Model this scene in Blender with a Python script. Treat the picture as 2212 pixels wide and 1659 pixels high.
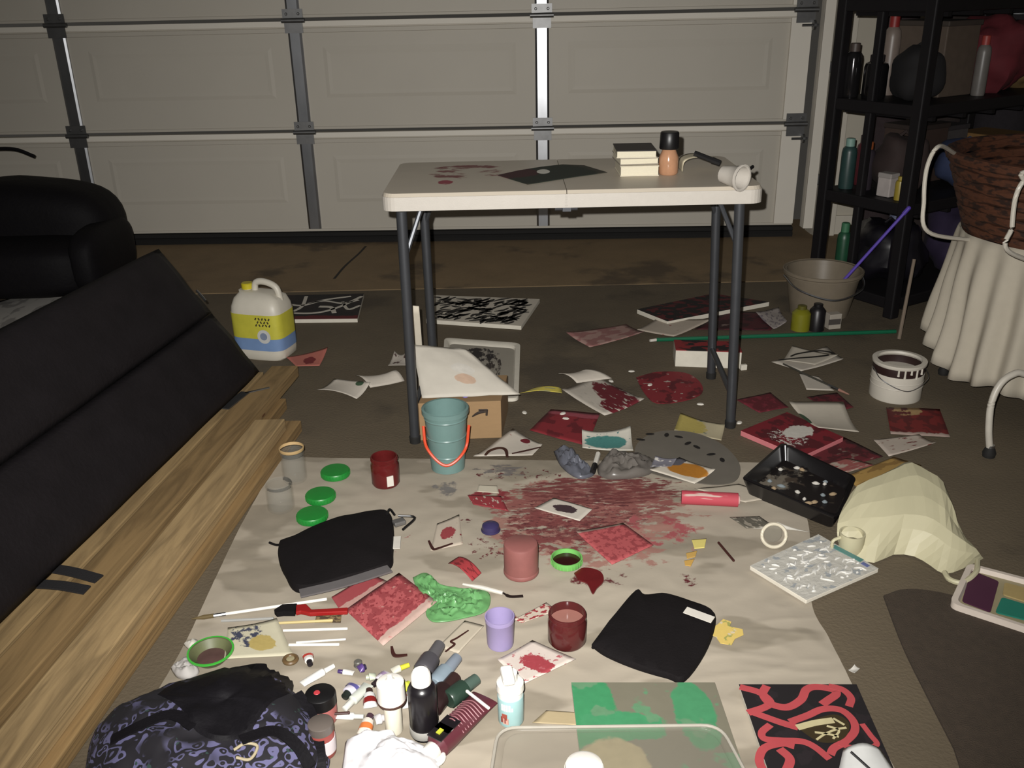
import bpy, math, random
import numpy as np
from mathutils import Vector, Matrix, noise
random.seed(7)
for o in list(bpy.data.objects): bpy.data.objects.remove(o)
SC = bpy.context.scene
COL = SC.collection
# ------------------------------------------------------------------ camera
F_PX, PITCH, ROLL, CAM_H = 2000.0, 0.40, 0.022, 1.22
_cp, _sp = math.cos(PITCH), math.sin(PITCH)
_fwd = np.array([0, _cp, -_sp]); _right = np.array([1.0, 0, 0]); _down = np.cross(_fwd, _right)
_cr, _sr = math.cos(ROLL), math.sin(ROLL)
_R = np.array([_cr*_right+_sr*_down, -_sr*_right+_cr*_down, _fwd])
CAM = np.array([0, 0, CAM_H])
cam_d = bpy.data.cameras.new('camera'); cam_o = bpy.data.objects.new('camera', cam_d); COL.objects.link(cam_o)
cam_d.sensor_width = 36; cam_d.lens = 36*F_PX/2212; cam_d.clip_start = 0.05
cam_o.matrix_world = Matrix(((_R[0][0], -_R[1][0], -_R[2][0], 0), (_R[0][1], -_R[1][1], -_R[2][1], 0),
                             (_R[0][2], -_R[1][2], -_R[2][2], CAM_H), (0, 0, 0, 1)))
SC.camera = cam_o
# ------------------------------------------------------------------ world, flash, exposure
w = bpy.data.worlds.new('night'); SC.world = w; w.use_nodes = True
w.node_tree.nodes['Background'].inputs[0].default_value = (1.0, 0.93, 0.82, 1)
w.node_tree.nodes['Background'].inputs[1].default_value = 0.035
fl = bpy.data.lights.new('camera_flash', 'SPOT'); flo = bpy.data.objects.new('camera_flash', fl); COL.objects.link(flo)
fl.energy = 365; fl.color = (1.0, 0.975, 0.935); fl.shadow_soft_size = 0.006
fl.spot_size = math.radians(97); fl.spot_blend = 1.0
flo.matrix_world = cam_o.matrix_world @ Matrix.Translation((-0.03, 0.035, 0.01)) @ Matrix.Rotation(math.radians(3), 4, 'X')
SC.view_settings.view_transform = 'Standard'; SC.view_settings.look = 'None'
SC.view_settings.gamma = 1; SC.view_settings.use_curve_mapping = False
SC.view_settings.exposure = 0.0

# ------------------------------------------------------------------ measuring helpers
def ray(x, y): return _R.T @ np.array([(x-1106)/F_PX, (y-829.5)/F_PX, 1.0])
def G(x, y, z=0.0):
    d = ray(x, y); return CAM+(z-CAM_H)/d[2]*d
def V(x, y, Y):
    d = ray(x, y); return CAM+Y/d[1]*d
def depth(p): return float((np.asarray(p)-CAM) @ _fwd)
def mpp(p): return depth(p)/F_PX
def hgt(p, y):
    """height at which a vertical line through p reaches picture row y"""
    lo, hi = -0.2, 2.5
    for _ in range(40):
        m = (lo+hi)/2; d = _R @ (np.array([p[0], p[1], m])-CAM)
        if 829.5+F_PX*d[1]/d[2] > y: lo = m
        else: hi = m
    return lo
# ------------------------------------------------------------------ materials
def lin(c):
    return tuple((v/255/12.92) if v/255 <= 0.04045 else ((v/255+0.055)/1.055)**2.4 for v in c[:3])+(1.0,)
MATS = {}
def nd(nt, t, **kw):
    n = nt.nodes.new(t)
    for k, v in kw.items():
        if k in n.inputs: n.inputs[k].default_value = v
        else: setattr(n, k, v)
    return n
def mth(nt, op, a, b=None, clamp=False):
    n = nt.nodes.new('ShaderNodeMath'); n.operation = op; n.use_clamp = clamp
    for i, s in enumerate((a, b)):
        if s is None: continue
        if isinstance(s, (int, float)): n.inputs[i].default_value = s
        else: nt.links.new(s, n.inputs[i])
    return n.outputs[0]
def mixc(nt, fac, a, b):
    n = nt.nodes.new('ShaderNodeMix'); n.data_type = 'RGBA'
    for i, s in ((0, fac), (6, a), (7, b)):
        if isinstance(s, (int, float)): n.inputs[i].default_value = s
        elif isinstance(s, tuple): n.inputs[i].default_value = s
        else: nt.links.new(s, n.inputs[i])
    return n.outputs[2]
def nz(nt, vec, scale, detail=3, rough=0.55, dist=0.0):
    n = nt.nodes.new('ShaderNodeTexNoise'); n.inputs['Scale'].default_value = scale
    n.inputs['Detail'].default_value = detail; n.inputs['Roughness'].default_value = rough; n.inputs['Distortion'].default_value = dist
    nt.links.new(vec, n.inputs['Vector']); return n.outputs[0]
def vmap(nt, vec, loc=(0, 0, 0), scale=(1, 1, 1), rot=0):
    n = nt.nodes.new('ShaderNodeMapping'); n.inputs[1].default_value = loc; n.inputs[2].default_value = (0, 0, rot); n.inputs[3].default_value = scale
    nt.links.new(vec, n.inputs[0]); return n.outputs[0]
def mrange(nt, v, a, b, c=0.0, d=1.0):
    n = nt.nodes.new('ShaderNodeMapRange'); n.interpolation_type = 'SMOOTHSTEP'
    n.inputs[1].default_value = a; n.inputs[2].default_value = b; n.inputs[3].default_value = c; n.inputs[4].default_value = d
    nt.links.new(v, n.inputs[0]); return n.outputs[0]
def mat(name, col, rough=0.6, metal=0.0, var=0.12, scale=30.0, bump=0.0, bscale=60.0, opac=1.0, trans=0.0, coat=0.0, spec=0.5, stretch=(1, 1, 1), dark=None, dth=0.5, tint=0.6):
    if name in MATS: return MATS[name]
    m = bpy.data.materials.new(name); m.use_nodes = True; nt = m.node_tree; p = nt.nodes['Principled BSDF']
    tc = nd(nt, 'ShaderNodeTexCoord').outputs['Object']
    v = vmap(nt, tc, scale=stretch)
    n = nz(nt, v, scale)
    c = lin(col); lo = tuple(x*(1-var) for x in c[:3])+(1,); hi = tuple(min(1, x*(1+var)) for x in c[:3])+(1,)
    col_s = mixc(nt, n, lo, hi)
    if dark is not None:
        col_s = mixc(nt, mrange(nt, nz(nt, v, scale*0.37, 5), dth-0.06, dth+0.06), col_s, lin(dark))
    nt.links.new(col_s, p.inputs['Base Color'])
    p.inputs['Roughness'].default_value = rough; p.inputs['Metallic'].default_value = metal
    p.inputs['Transmission Weight'].default_value = trans; p.inputs['Coat Weight'].default_value = coat
    p.inputs['Specular IOR Level'].default_value = spec
    if bump:
        b = nd(nt, 'ShaderNodeBump'); b.inputs['Strength'].default_value = bump; b.inputs['Distance'].default_value = 0.01
        nt.links.new(nz(nt, v, bscale, 4), b.inputs['Height']); nt.links.new(b.outputs[0], p.inputs['Normal'])
    if opac < 1:
        t = nd(nt, 'ShaderNodeBsdfTransparent'); t.inputs[0].default_value = tuple(tint+(1-tint)*x for x in c[:3])+(1,)
        mx = nd(nt, 'ShaderNodeMixShader'); mx.inputs[0].default_value = opac
        nt.links.new(t.outputs[0], mx.inputs[1]); nt.links.new(p.outputs[0], mx.inputs[2])
        nt.links.new(mx.outputs[0], nt.nodes['Material Output'].inputs['Surface'])
    MATS[name] = m; return m
_pc = [0]
def paint(base, layers, rough=0.75, bump=0.0, var=0.06):
    """paper or canvas with dabs of pigment, laid out on the sheet's own UV square"""
    _pc[0] += 1; seed = _pc[0]*3.71
    m = bpy.data.materials.new('painted_sheet'); m.use_nodes = True; nt = m.node_tree; p = nt.nodes['Principled BSDF']
    uv = nd(nt, 'ShaderNodeTexCoord').outputs['UV']
    sv = vmap(nt, uv, loc=(seed, seed*0.7, 0))
    c = lin(base)
    col = mixc(nt, nz(nt, sv, 9), tuple(x*(1-var) for x in c[:3])+(1,), tuple(min(1, x*(1+var)) for x in c[:3])+(1,))
    for L in layers:
        k = L[0]; lc = lin(L[1]); lc2 = tuple(x*0.72 for x in lc[:3])+(1,)
        if k == 'blob':      # cx, cy, rx, ry, noise scale, noise amount
            cx, cy, rx, ry, ns, na = L[2:8]
            v = vmap(nt, uv, loc=(-cx/rx, -cy/ry, 0), scale=(1/rx, 1/ry, 0))
            ln = nt.nodes.new('ShaderNodeVectorMath'); ln.operation = 'LENGTH'; nt.links.new(v, ln.inputs[0])
            d = mth(nt, 'ADD', ln.outputs['Value'], mth(nt, 'MULTIPLY', mth(nt, 'SUBTRACT', nz(nt, sv, ns, 4, 0.6), 0.5), na*2))
            mk = mrange(nt, d, 1.06, 0.94)
        elif k == 'noise':   # scale, threshold, (sx, sy), rotation
            sc, th, st, rot = L[2:6]
            v = vmap(nt, sv, scale=(st[0], st[1], 1), rot=rot)
            mk = mrange(nt, nz(nt, v, sc, 3, 0.5), th-0.025, th+0.025)
        elif k == 'splat':   # cx, cy, rx, ry, scale, threshold, stretch
            cx, cy, rx, ry, sc, th, st = L[2:9]
            v = vmap(nt, uv, loc=(-cx/rx, -cy/ry, 0), scale=(1/rx, 1/ry, 0))
            ln = nt.nodes.new('ShaderNodeVectorMath'); ln.operation = 'LENGTH'; nt.links.new(v, ln.inputs[0])
            fall = mrange(nt, ln.outputs['Value'], 1.1, 0.45)
            n = nz(nt, vmap(nt, sv, scale=(st[0], st[1], 1)), sc, 5, 0.65)
            mk = mrange(nt, mth(nt, 'ADD', n, mth(nt, 'MULTIPLY', mth(nt, 'SUBTRACT', fall, 1.0), 0.45)), th-0.03, th+0.05)
        elif k == 'band':    # axis, lo, hi, noise
            ax, lo, hi, na = L[2:6]
            s = nt.nodes.new('ShaderNodeSeparateXYZ'); nt.links.new(uv, s.inputs[0])
            t = mth(nt, 'ADD', s.outputs[ax], mth(nt, 'MULTIPLY', mth(nt, 'SUBTRACT', nz(nt, sv, 6), 0.5), na))
            mk = mth(nt, 'MULTIPLY', mrange(nt, t, lo-0.01, lo+0.01), mrange(nt, t, hi+0.01, hi-0.01))
        lcol = mixc(nt, nz(nt, sv, 14, 4), lc2, lc)
        col = mixc(nt, mk, col, lcol)
    nt.links.new(col, p.inputs['Base Color']); p.inputs['Roughness'].default_value = rough
    if bump:
        b = nd(nt, 'ShaderNodeBump'); b.inputs['Strength'].default_value = bump; b.inputs['Distance'].default_value = 0.01
        nt.links.new(nz(nt, sv, 12, 4), b.inputs['Height']); nt.links.new(b.outputs[0], p.inputs['Normal'])
    return m
# ------------------------------------------------------------------ mesh helpers
class MB:
    def __init__(s): s.v = []; s.f = []; s.uv = []
    def add(s, vs, fs, uv=None):
        o = len(s.v); s.v += [tuple(float(q) for q in p) for p in vs]; s.f += [tuple(i+o for i in f) for f in fs]
        s.uv += list(uv) if uv is not None else [(p[0], p[1]) for p in vs]
        return s
    def box(s, c, size, rz=0.0, M=None):
        hx, hy, hz = size[0]/2, size[1]/2, size[2]/2
        vs = [Vector((x, y, z)) for z in (-hz, hz) for y in (-hy, hy) for x in (-hx, hx)]
        R3 = M if M is not None else Matrix.Rotation(rz, 3, 'Z')
        vs = [R3 @ q+Vector([float(t) for t in c]) for q in vs]
        uv = [((i & 1), (i >> 1) & 1) for i in range(8)]
        return s.add(vs, [(0, 2, 3, 1), (4, 5, 7, 6), (0, 1, 5, 4), (2, 6, 7, 3), (0, 4, 6, 2), (1, 3, 7, 5)], uv)
    def hexa(s, b, t):
        return s.add(list(b)+list(t), [(0, 3, 2, 1), (4, 5, 6, 7), (0, 1, 5, 4), (1, 2, 6, 5), (2, 3, 7, 6), (3, 0, 4, 7)],
                     [(0, 0), (1, 0), (1, 1), (0, 1)]*2)
    def prism(s, pts, h):
        n = len(pts); b = [np.array(p, float) for p in pts]; t = [p+np.array([0, 0, h]) for p in b]
        xs = [p[0] for p in b]; ys = [p[1] for p in b]; w_ = max(xs)-min(xs) or 1; l_ = max(ys)-min(ys) or 1
        uv = [((p[0]-min(xs))/w_, (p[1]-min(ys))/l_) for p in b]
        return s.add(b+t, [tuple(range(n-1, -1, -1)), tuple(range(n, 2*n))]+[(i, (i+1) % n, n+(i+1) % n, n+i) for i in range(n)], uv+uv)
    def lathe(s, prof, base, axis=(0, 0, 1), seg=24, sx=1.0, sy=1.0, rz=0.0, cap=None):
        q = Vector((0, 0, 1)).rotation_difference(Vector([float(t) for t in axis]).normalized())
        B = Vector([float(t) for t in base]); vs = []; uv = []
        for j, (r, z) in enumerate(prof):
            for i in range(seg):
                a = 2*math.pi*i/seg; p = Vector((math.cos(a)*r*sx, math.sin(a)*r*sy, 0)); p.rotate(Matrix.Rotation(rz, 3, 'Z')); p.z = z
                vs.append(q @ p+B); uv.append((i/seg, j/max(1, len(prof)-1)))
        fs = [(j*seg+i, j*seg+(i+1) % seg, (j+1)*seg+(i+1) % seg, (j+1)*seg+i) for j in range(len(prof)-1) for i in range(seg)]
        if cap is None:   # a low band whose two ends have nearly the same radius is an open ring
            rm = max(r for r, z in prof); cap = not (min(prof[0][0], prof[-1][0]) > 0.7*rm and max(z for r, z in prof)-min(z for r, z in prof) < 0.35*rm)
        if cap and prof[0][0] > 1e-5: fs.append(tuple(range(seg-1, -1, -1)))
        if cap and prof[-1][0] > 1e-5: fs.append(tuple((len(prof)-1)*seg+i for i in range(seg)))
        return s.add(vs, fs, uv)
    def tube(s, pts, r, seg=8):
        P = [Vector([float(t) for t in p]) for p in pts]; n = len(P); rs = r if isinstance(r, (list, tuple)) else [r]*n
        vs = []; up = Vector((0.13, 0.21, 1)).normalized()
        for i, p in enumerate(P):
            t = (P[min(i+1, n-1)]-P[max(i-1, 0)]).normalized()
            a = t.cross(up)
            if a.length < 1e-3: a = t.cross(Vector((1, 0, 0)))
            a.normalize(); b = t.cross(a)
            for k in range(seg):
                th = 2*math.pi*k/seg; vs.append(p+(a*math.cos(th)+b*math.sin(th))*rs[i])
        fs = [(i*seg+k, i*seg+(k+1) % seg, (i+1)*seg+(k+1) % seg, (i+1)*seg+k) for i in range(n-1) for k in range(seg)]
        fs += [tuple(range(seg-1, -1, -1)), tuple((n-1)*seg+k for k in range(seg))]
        return s.add(vs, fs)
    def grid(s, nu, nv, fn, uvf=None):
        vs = []; uv = []
        for j in range(nv+1):
            for i in range(nu+1):
                u, v = i/nu, j/nv; p = fn(u, v); vs.append(p); uv.append(uvf(u, v, p) if uvf else (u, v))
        fs = [(j*(nu+1)+i, j*(nu+1)+i+1, (j+1)*(nu+1)+i+1, (j+1)*(nu+1)+i) for j in range(nv) for i in range(nu)]
        return s.add(vs, fs, uv)
    def ribbon(s, pts, width, th=0.0006):
        """flat brush mark along a path of 3D points, with a little thickness"""
        P = [np.array(p, float) for p in pts]; n = len(P); ws = width if isinstance(width, (list, tuple)) else [width]*n
        vs = []
        for i, p in enumerate(P):
            t = P[min(i+1, n-1)]-P[max(i-1, 0)]; t = t/(np.linalg.norm(t)+1e-9); a = np.array([-t[1], t[0], 0]); a = a/(np.linalg.norm(a)+1e-9)
            for sg, zz in ((-1, 0), (1, 0), (1, th), (-1, th)): vs.append(p+a*sg*ws[i]/2+np.array([0, 0, zz]))
        fs = []
        for i in range(n-1):
            for k in range(4): fs.append((i*4+k, i*4+(k+1) % 4, (i+1)*4+(k+1) % 4, (i+1)*4+k))
        fs += [(3, 2, 1, 0), tuple((n-1)*4+k for k in range(4))]
        return s.add(vs, fs)
    def build(s, name, m, parent=None, smooth=True, bevel=0.0, solid=0.0, sub=0):
        me = bpy.data.meshes.new(name); o = bpy.data.objects.new(name, me); COL.objects.link(o)
        A = np.array(s.v)
        if parent is not None:
            off = np.array(wloc(parent)); o.parent = parent
        else:
            off = np.array([(A[:, 0].min()+A[:, 0].max())/2, (A[:, 1].min()+A[:, 1].max())/2, A[:, 2].min()]); o.location = off
        if parent is not None and parent.type == 'MESH':
            pass
        me.from_pydata([tuple(q) for q in (A-off)], [], s.f)
        ul = me.uv_layers.new(name='UVMap')
        li = np.zeros(len(me.loops), dtype=np.int32); me.loops.foreach_get('vertex_index', li)
        ul.data.foreach_set('uv', np.array(s.uv, dtype=np.float32)[li].ravel())
        if smooth:
            me.polygons.foreach_set('use_smooth', [True]*len(me.polygons)); me.set_sharp_from_angle(angle=0.7)
        me.materials.append(m); me.update()
        if bevel:
            b = o.modifiers.new('bevel', 'BEVEL'); b.width = bevel; b.segments = 2; b.limit_method = 'ANGLE'
        if solid:
            b = o.modifiers.new('thickness', 'SOLIDIFY'); b.thickness = solid; b.offset = 0.0
        if sub:
            b = o.modifiers.new('round', 'SUBSURF'); b.levels = sub; b.render_levels = sub
        return o
def wloc(o):
    p = np.array(o.location)
    return p if o.parent is None else p+wloc(o.parent)
LABELS = {}
def tag(o, label, cat, group=None):
    if label in LABELS and not group: print('DUPLICATE LABEL', label)
    LABELS[label] = 1
    o['label'] = label; o['category'] = cat
    if group: o['group'] = group
    return o
def thing(name, label, cat, loc, group=None):
    o = bpy.data.objects.new(name, None); COL.objects.link(o); o.location = [float(t) for t in loc]; o.empty_display_size = 0.05
    return tag(o, label, cat, group)
def struct(o): o['kind'] = 'structure'; return o
def arc(pts, n=10):
    """smooth path (Catmull-Rom) through points"""
    P = [np.array(p, float) for p in pts]; P = [2*P[0]-P[1]]+P+[2*P[-1]-P[-2]]; out = []
    for i in range(1, len(P)-2):
        for k in range(n):
            t = k/n; a, b, c, d = P[i-1:i+3]
            out.append(0.5*((2*b)+(-a+c)*t+(2*a-5*b+4*c-d)*t*t+(-a+3*b-3*c+d)*t**3))
    return out+[P[-2]]
def sheet(name, label, cat, px, m, z=0.009, lift=(0, 0, 0, 0), bend=0.0, ax=0, n=10, wr=0.0015, group=None, th=0.0008, parent=None):
    c = [G(px[i][0], px[i][1], z+lift[i]) for i in range(4)]
    def fn(u, v):
        p = c[0]*(1-u)*(1-v)+c[1]*u*(1-v)+c[2]*u*v+c[3]*(1-u)*v
        t = (u, v)[ax]
        # corners curl up only towards their tips
        e = sum(lift[i]*(((1-u) if i in (0, 3) else u)*((1-v) if i in (0, 1) else v)) for i in range(4))
        tip = sum(lift[i]*((((1-u) if i in (0, 3) else u)*((1-v) if i in (0, 1) else v))**2) for i in range(4))
        q = p.copy(); q[2] = z+tip+bend*4*t*(1-t)+wr*(0.5+noise.noise((p[0]*14, p[1]*14, z*90)))
        return q
    o = MB().grid(n, n, fn).build(name, m, parent, solid=th)
    if parent is None: tag(o, label, cat, group)
    return o
def flatpoly(name, label, cat, px, m, z=0.009, h=0.001, group=None, parent=None, jag=0, smooth_n=0):
    pts = [G(x, y, z) for x, y in px]
    if smooth_n: pts = arc(pts+[pts[0]], smooth_n)[:-1]
    if jag: pts = [p+np.array([random.uniform(-jag, jag), random.uniform(-jag, jag), 0]) for p in pts]
    o = MB().prism(pts, h).build(name, m, parent, smooth=False)
    if parent is None: tag(o, label, cat, group)
    return o
def canvas(name, label, px, zt, m, edge, strokes=None, group=None, face='painted_face', zb=0.001):
    """stretched canvas lying flat: px are the four corners of its top face"""
    t = [G(x, y, zt) for x, y in px]; c = sum(t)/4; base = np.array([c[0], c[1], 0.0])
    th = thing(name, label, 'canvas', base, group)
    b0 = [p*np.array([1, 1, 0])+np.array([0, 0, zb]) for p in t]
    MB().hexa(b0, [p-np.array([0, 0, 0.0006]) for p in t]).build('stretched_edge', edge, th, smooth=False, bevel=0.0015)
    MB().add([p for p in t]+[p-np.array([0, 0, 0.0006]) for p in t], [(0, 1, 2, 3), (7, 6, 5, 4), (0, 4, 5, 1), (1, 5, 6, 2), (2, 6, 7, 3), (3, 7, 4, 0)], [(0, 0), (1, 0), (1, 1), (0, 1)]*2).build(face, m, th, smooth=False)
    return th
def stroke(th, px, wpx, z, m, name='brush_stroke', n=8, h=0.0008):
    pts = arc([G(x, y, z) for x, y in px], n); k = mpp(pts[0])
    ws = [wpx*k]*len(pts)
    return MB().ribbon(pts, ws, h).build(name, m, th, smooth=False)
def mound_fn(px, z, height, amp, fs=9.0, pw=1.0, seed=0.0, cpx=None):
    """crumpled heap over a footprint: px outline where it meets the ground"""
    pts = [G(x, y, z) for x, y in px]
    c = G(cpx[0], cpx[1], z) if cpx else sum(pts)/len(pts)
    ring = arc(pts+[pts[0]], 6)[:-1]
    return ring, c
def mound(name, label, cat, px, m, z=0.006, height=0.05, amp=0.015, fs=11.0, rings=14, pw=0.5, seed=0.0, cpx=None, parent=None, group=None, smooth_n=6, solid=0.002):
    pts = [G(x, y, z) for x, y in px]; c = G(cpx[0], cpx[1], z) if cpx else sum(pts)/len(pts)
    ring = arc(pts+[pts[0]], smooth_n)[:-1]; N = len(ring); vs = []; uv = []
    for j in range(rings+1):
        t = j/rings
        for q in ring:
            p = c+(q-c)*t; hh = height*max(0.0, 1-t*t)**pw
            nzv = noise.fractal((p[0]*fs+seed, p[1]*fs, seed*1.7), 0.6, 2.0, 4)
            p = p.copy(); p[2] = max(z-0.001, z+hh+amp*nzv*(1-t**6)); vs.append(p); uv.append((0.5+0.5*(q-c)[0]*t/0.2, 0.5+0.5*(q-c)[1]*t/0.2))
    fs_ = [(j*N+i, j*N+(i+1) % N, (j+1)*N+(i+1) % N, (j+1)*N+i) for j in range(rings) for i in range(N)]
    o = MB().add(vs, fs_, uv).build(name, m, parent, solid=solid)
    if parent is None: tag(o, label, cat, group)
    return o
def stand(name, label, cat, bx, by, wpx, parts, z=0.0, group=None):
    """upright turned thing: bx,by = picture point of the middle of its base; parts: (name, [(r,z)...] in metres or None, material)"""
    p = G(bx, by, z); th = thing(name, label, cat, p, group)
    for nm, prof, m in parts:
        MB().lathe(prof, p).build(nm, m, th)
    return th
def lie(name, label, cat, a, b, z, parts, group=None, za=None, zb=None):
    """turned thing lying on its side from picture point a to b; profiles run 0..1 along the length"""
    A = G(a[0], a[1], za if za is not None else z); B = G(b[0], b[1], zb if zb is not None else z); d = B-A; L = np.linalg.norm(d)
    th = thing(name, label, cat, (A+B)/2*np.array([1, 1, 0])+np.array([0, 0, 0.0]), group)
    for nm, prof, m in parts:
        MB().lathe([(r, t*L) for r, t in prof], A, axis=d, seg=16).build(nm, m, th)
    return th
# ================================================================== the garage shell
m_floor = mat('concrete', (94, 83, 66), 0.85, var=0.22, scale=5, bump=0.25, bscale=120, dark=(76, 67, 54), dth=0.6)
m_floor2 = mat('concrete_apron', (128, 108, 80), 0.85, var=0.2, scale=7, bump=0.25, bscale=120, dark=(92, 78, 60), dth=0.58)
m_joint = mat('joint_filler', (38, 33, 28), 0.9)
m_door = mat('door_enamel', (190, 184, 172), 0.55, var=0.05, scale=3, spec=0.25)
m_rail = mat('door_rail_pale', (226, 220, 208), 0.5, var=0.05, scale=3, spec=0.3)  # paler tone than the door sections, for rails, end stiles and track
m_galv = mat('galvanised_steel', (176, 178, 182), 0.33, metal=1.0, var=0.18, scale=24, stretch=(1, 1, 0.4))
m_hinge = mat('hinge_steel', (120, 120, 120), 0.45, metal=0.9, var=0.2)
m_rubber = mat('black_rubber', (22, 21, 20), 0.8)
m_wall = mat('wall_paint', (190, 183, 168), 0.85, var=0.08, scale=4)
m_trim = mat('trim_paint', (205, 198, 184), 0.6, var=0.06)
def DY(X): return 4.845-0.0358*(X-1.3)
def D(X, z, d=0.0): return np.array([X, DY(X)-d, z])
YJ = 4.0
fl_o = struct(MB().box((-0.6, YJ/2-0.8, -0.05), (8.8, YJ+1.6, 0.1)).build('floor', m_floor, smooth=False))
MB().add([(-5.0, YJ+0.012, -0.1), (3.8, YJ+0.012, -0.1), (3.8, 5.2, -0.1), (-5.0, 5.2, -0.1), (-5.0, YJ+0.012, 0), (3.8, YJ+0.012, 0), (3.8, 5.2, 0), (-5.0, 5.2, 0)],
         [(0, 3, 2, 1), (4, 5, 6, 7), (0, 1, 5, 4), (1, 2, 6, 5), (2, 3, 7, 6), (3, 0, 4, 7)]).build('slab', m_floor2, fl_o, smooth=False)
MB().box((-0.6, YJ+0.006, -0.02), (8.8, 0.012, 0.03)).build('slab_joint', m_joint, fl_o, smooth=False)
crack = [G(790, 532, 0.0006), G(775, 548, 0.0006), G(745, 575, 0.0006), G(722, 602, 0.0006)]
MB().ribbon(arc(crack, 4), 0.012, 0.0006).build('crack', m_joint, fl_o, smooth=False)
# --- sectional garage door
XR, XL = 1.50, -3.45
STILES = [V(97, 46, DY(-2.2))[0], V(648, 170, DY(-1.02))[0], V(1171, 160, DY(0.2))[0]]
STILES = [STILES[1]-1.2*2, STILES[1]-1.19, STILES[1], STILES[2]]
door = bpy.data.objects.new('door_1', None); COL.objects.link(door); door.location = (XR, DY(XR), 0); struct(door); door['label'] = 'cream sectional garage door seen from inside'
SEAM = [0.045, 0.578, 1.115, 1.65, 2.18]
for k in range(4):
    z0, z1 = SEAM[k]+0.012, SEAM[k+1]-0.004
    sec = MB()
    prof = [(z0, -0.03), (z0, 0.004), (z0+0.012, 0.004), (z0+0.014, 0.0), (z1-0.055, 0.0), (z1-0.053, 0.006), (z1-0.034, 0.006), (z1-0.032, 0.0), (z1-0.026, 0.0), (z1-0.026, -0.03)]
    vs = [D(X, z, d) for X in (XR, XL) for z, d in prof]; n = len(prof)
    sec.add(vs, [(i, i+1, n+i+1, n+i) for i in range(n-1)]+[tuple(range(n))[::-1], tuple(n+i for i in range(n)), (0, n, 2*n-1, n-1)])
    so = sec.build('door_section', m_door, door, smooth=False)
    # paler folded rail along the foot of the section above the seam
    rl = MB()
    b = [D(XR, z1-0.026, -0.03), D(XL, z1-0.026, -0.03), D(XL, z1-0.026, 0.014), D(XR, z1-0.026, 0.014)]
    t = [D(XR, z1, -0.03), D(XL, z1, -0.03), D(XL, z1, 0.008), D(XR, z1, 0.008)]
    rl.hexa(b, t).build('rail', m_rail, so, smooth=False, bevel=0.002)
    # embossed raised panel in each bay
    edges = [XL]+STILES+[XR-0.05]
    for i in range(len(edges)-1):
        a0, a1 = edges[i]+0.13, edges[i+1]-0.13; za, zb = z0+0.155, z1-0.12
        if a1-a0 < 0.2: continue
        g = 0.018; e = MB()
        o4 = [D(a0, za, 0.0), D(a1, za, 0.0), D(a1, zb, 0.0), D(a0, zb, 0.0)]
        r4 = [D(a0+g, za+g, 0.0035), D(a1-g, za+g, 0.0035), D(a1-g, zb-g, 0.0035), D(a0+g, zb-g, 0.0035)]
        s4 = [D(a0+2*g, za+2*g, 0.002), D(a1-2*g, za+2*g, 0.002), D(a1-2*g, zb-2*g, 0.002), D(a0+2*g, zb-2*g, 0.002)]
        fs = [(j, (j+1) % 4, 4+(j+1) % 4, 4+j) for j in range(4)]+[(4+j, 4+(j+1) % 4, 8+(j+1) % 4, 8+j) for j in range(4)]+[(8, 9, 10, 11)]
        e.add(o4+r4+s4, fs).build('embossed_panel', m_door, so, smooth=False)
    for X in STILES:
        s2 = MB(); wdt = 0.034
        pf = [(-wdt, 0.0), (-wdt, 0.012), (-wdt+0.01, 0.018), (wdt-0.01, 0.018), (wdt, 0.012), (wdt, 0.0)]
        vs = [D(X+dx, z, d) for z in (z0+0.015, z1-0.03) for dx, d in pf]
        s2.add(vs, [(i, i+1, 7+i, 6+i) for i in range(5)]+[(5, 4, 3, 2, 1, 0), (6, 7, 8, 9, 10, 11)]).build('stile', m_galv, so, smooth=False)
    e2 = MB().hexa([D(XR-0.1, z0+0.01, 0), D(XR, z0+0.01, 0), D(XR, z0+0.01, 0.02), D(XR-0.1, z0+0.01, 0.02)],
                   [D(XR-0.1, z1-0.03, 0), D(XR, z1-0.03, 0), D(XR, z1-0.03, 0.02), D(XR-0.1, z1-0.03, 0.02)])
    e2.build('end_stile', m_rail, so, smooth=False, bevel=0.002)
for zs in SEAM[1:4]:
    for X in STILES+[XR-0.035]:
        h = MB(); ww = 0.05
        h.box(D(X, zs+0.03, 0.023), (ww*2, 0.006, 0.045)); h.box(D(X, zs-0.034, 0.023), (ww*1.8, 0.006, 0.05))
        h.tube([D(X-ww*1.15, zs, 0.024), D(X+ww*1.15, zs, 0.024)], 0.012, 10)
        for dx in (-0.03, 0.03): h.lathe([(0.007, 0), (0.007, 0.006), (0.004, 0.009)], D(X+dx, zs+0.03, 0.026), axis=(0, -1, 0), seg=8)
        h.build('hinge', m_hinge, door, smooth=True)
    r = MB(); c = D(XR-0.005, zs-0.07, 0.04); r.lathe([(0.012, 0), (0.023, 0.002), (0.023, 0.014), (0.012, 0.016)], c, axis=(1, 0, 0), seg=16)
    r.tube([c-np.array([0.05, 0, 0]), c+np.array([0.03, 0, 0])], 0.006); r.build('roller', m_hinge, door)
sl = MB(); pf = [(0.0, -0.02), (0.0, 0.03), (0.018, 0.034), (0.03, 0.022), (0.036, 0.03), (0.05, 0.02), (0.056, -0.02)]
vs = [D(X, z, d) for X in (XR, XL) for z, d in pf]
sl.add(vs, [(i, i+1, 8+i, 7+i) for i in range(6)]+[(6, 5, 4, 3, 2, 1, 0), (7, 8, 9, 10, 11, 12, 13)]).build('bottom_seal', m_rubber, door, smooth=False)
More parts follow.
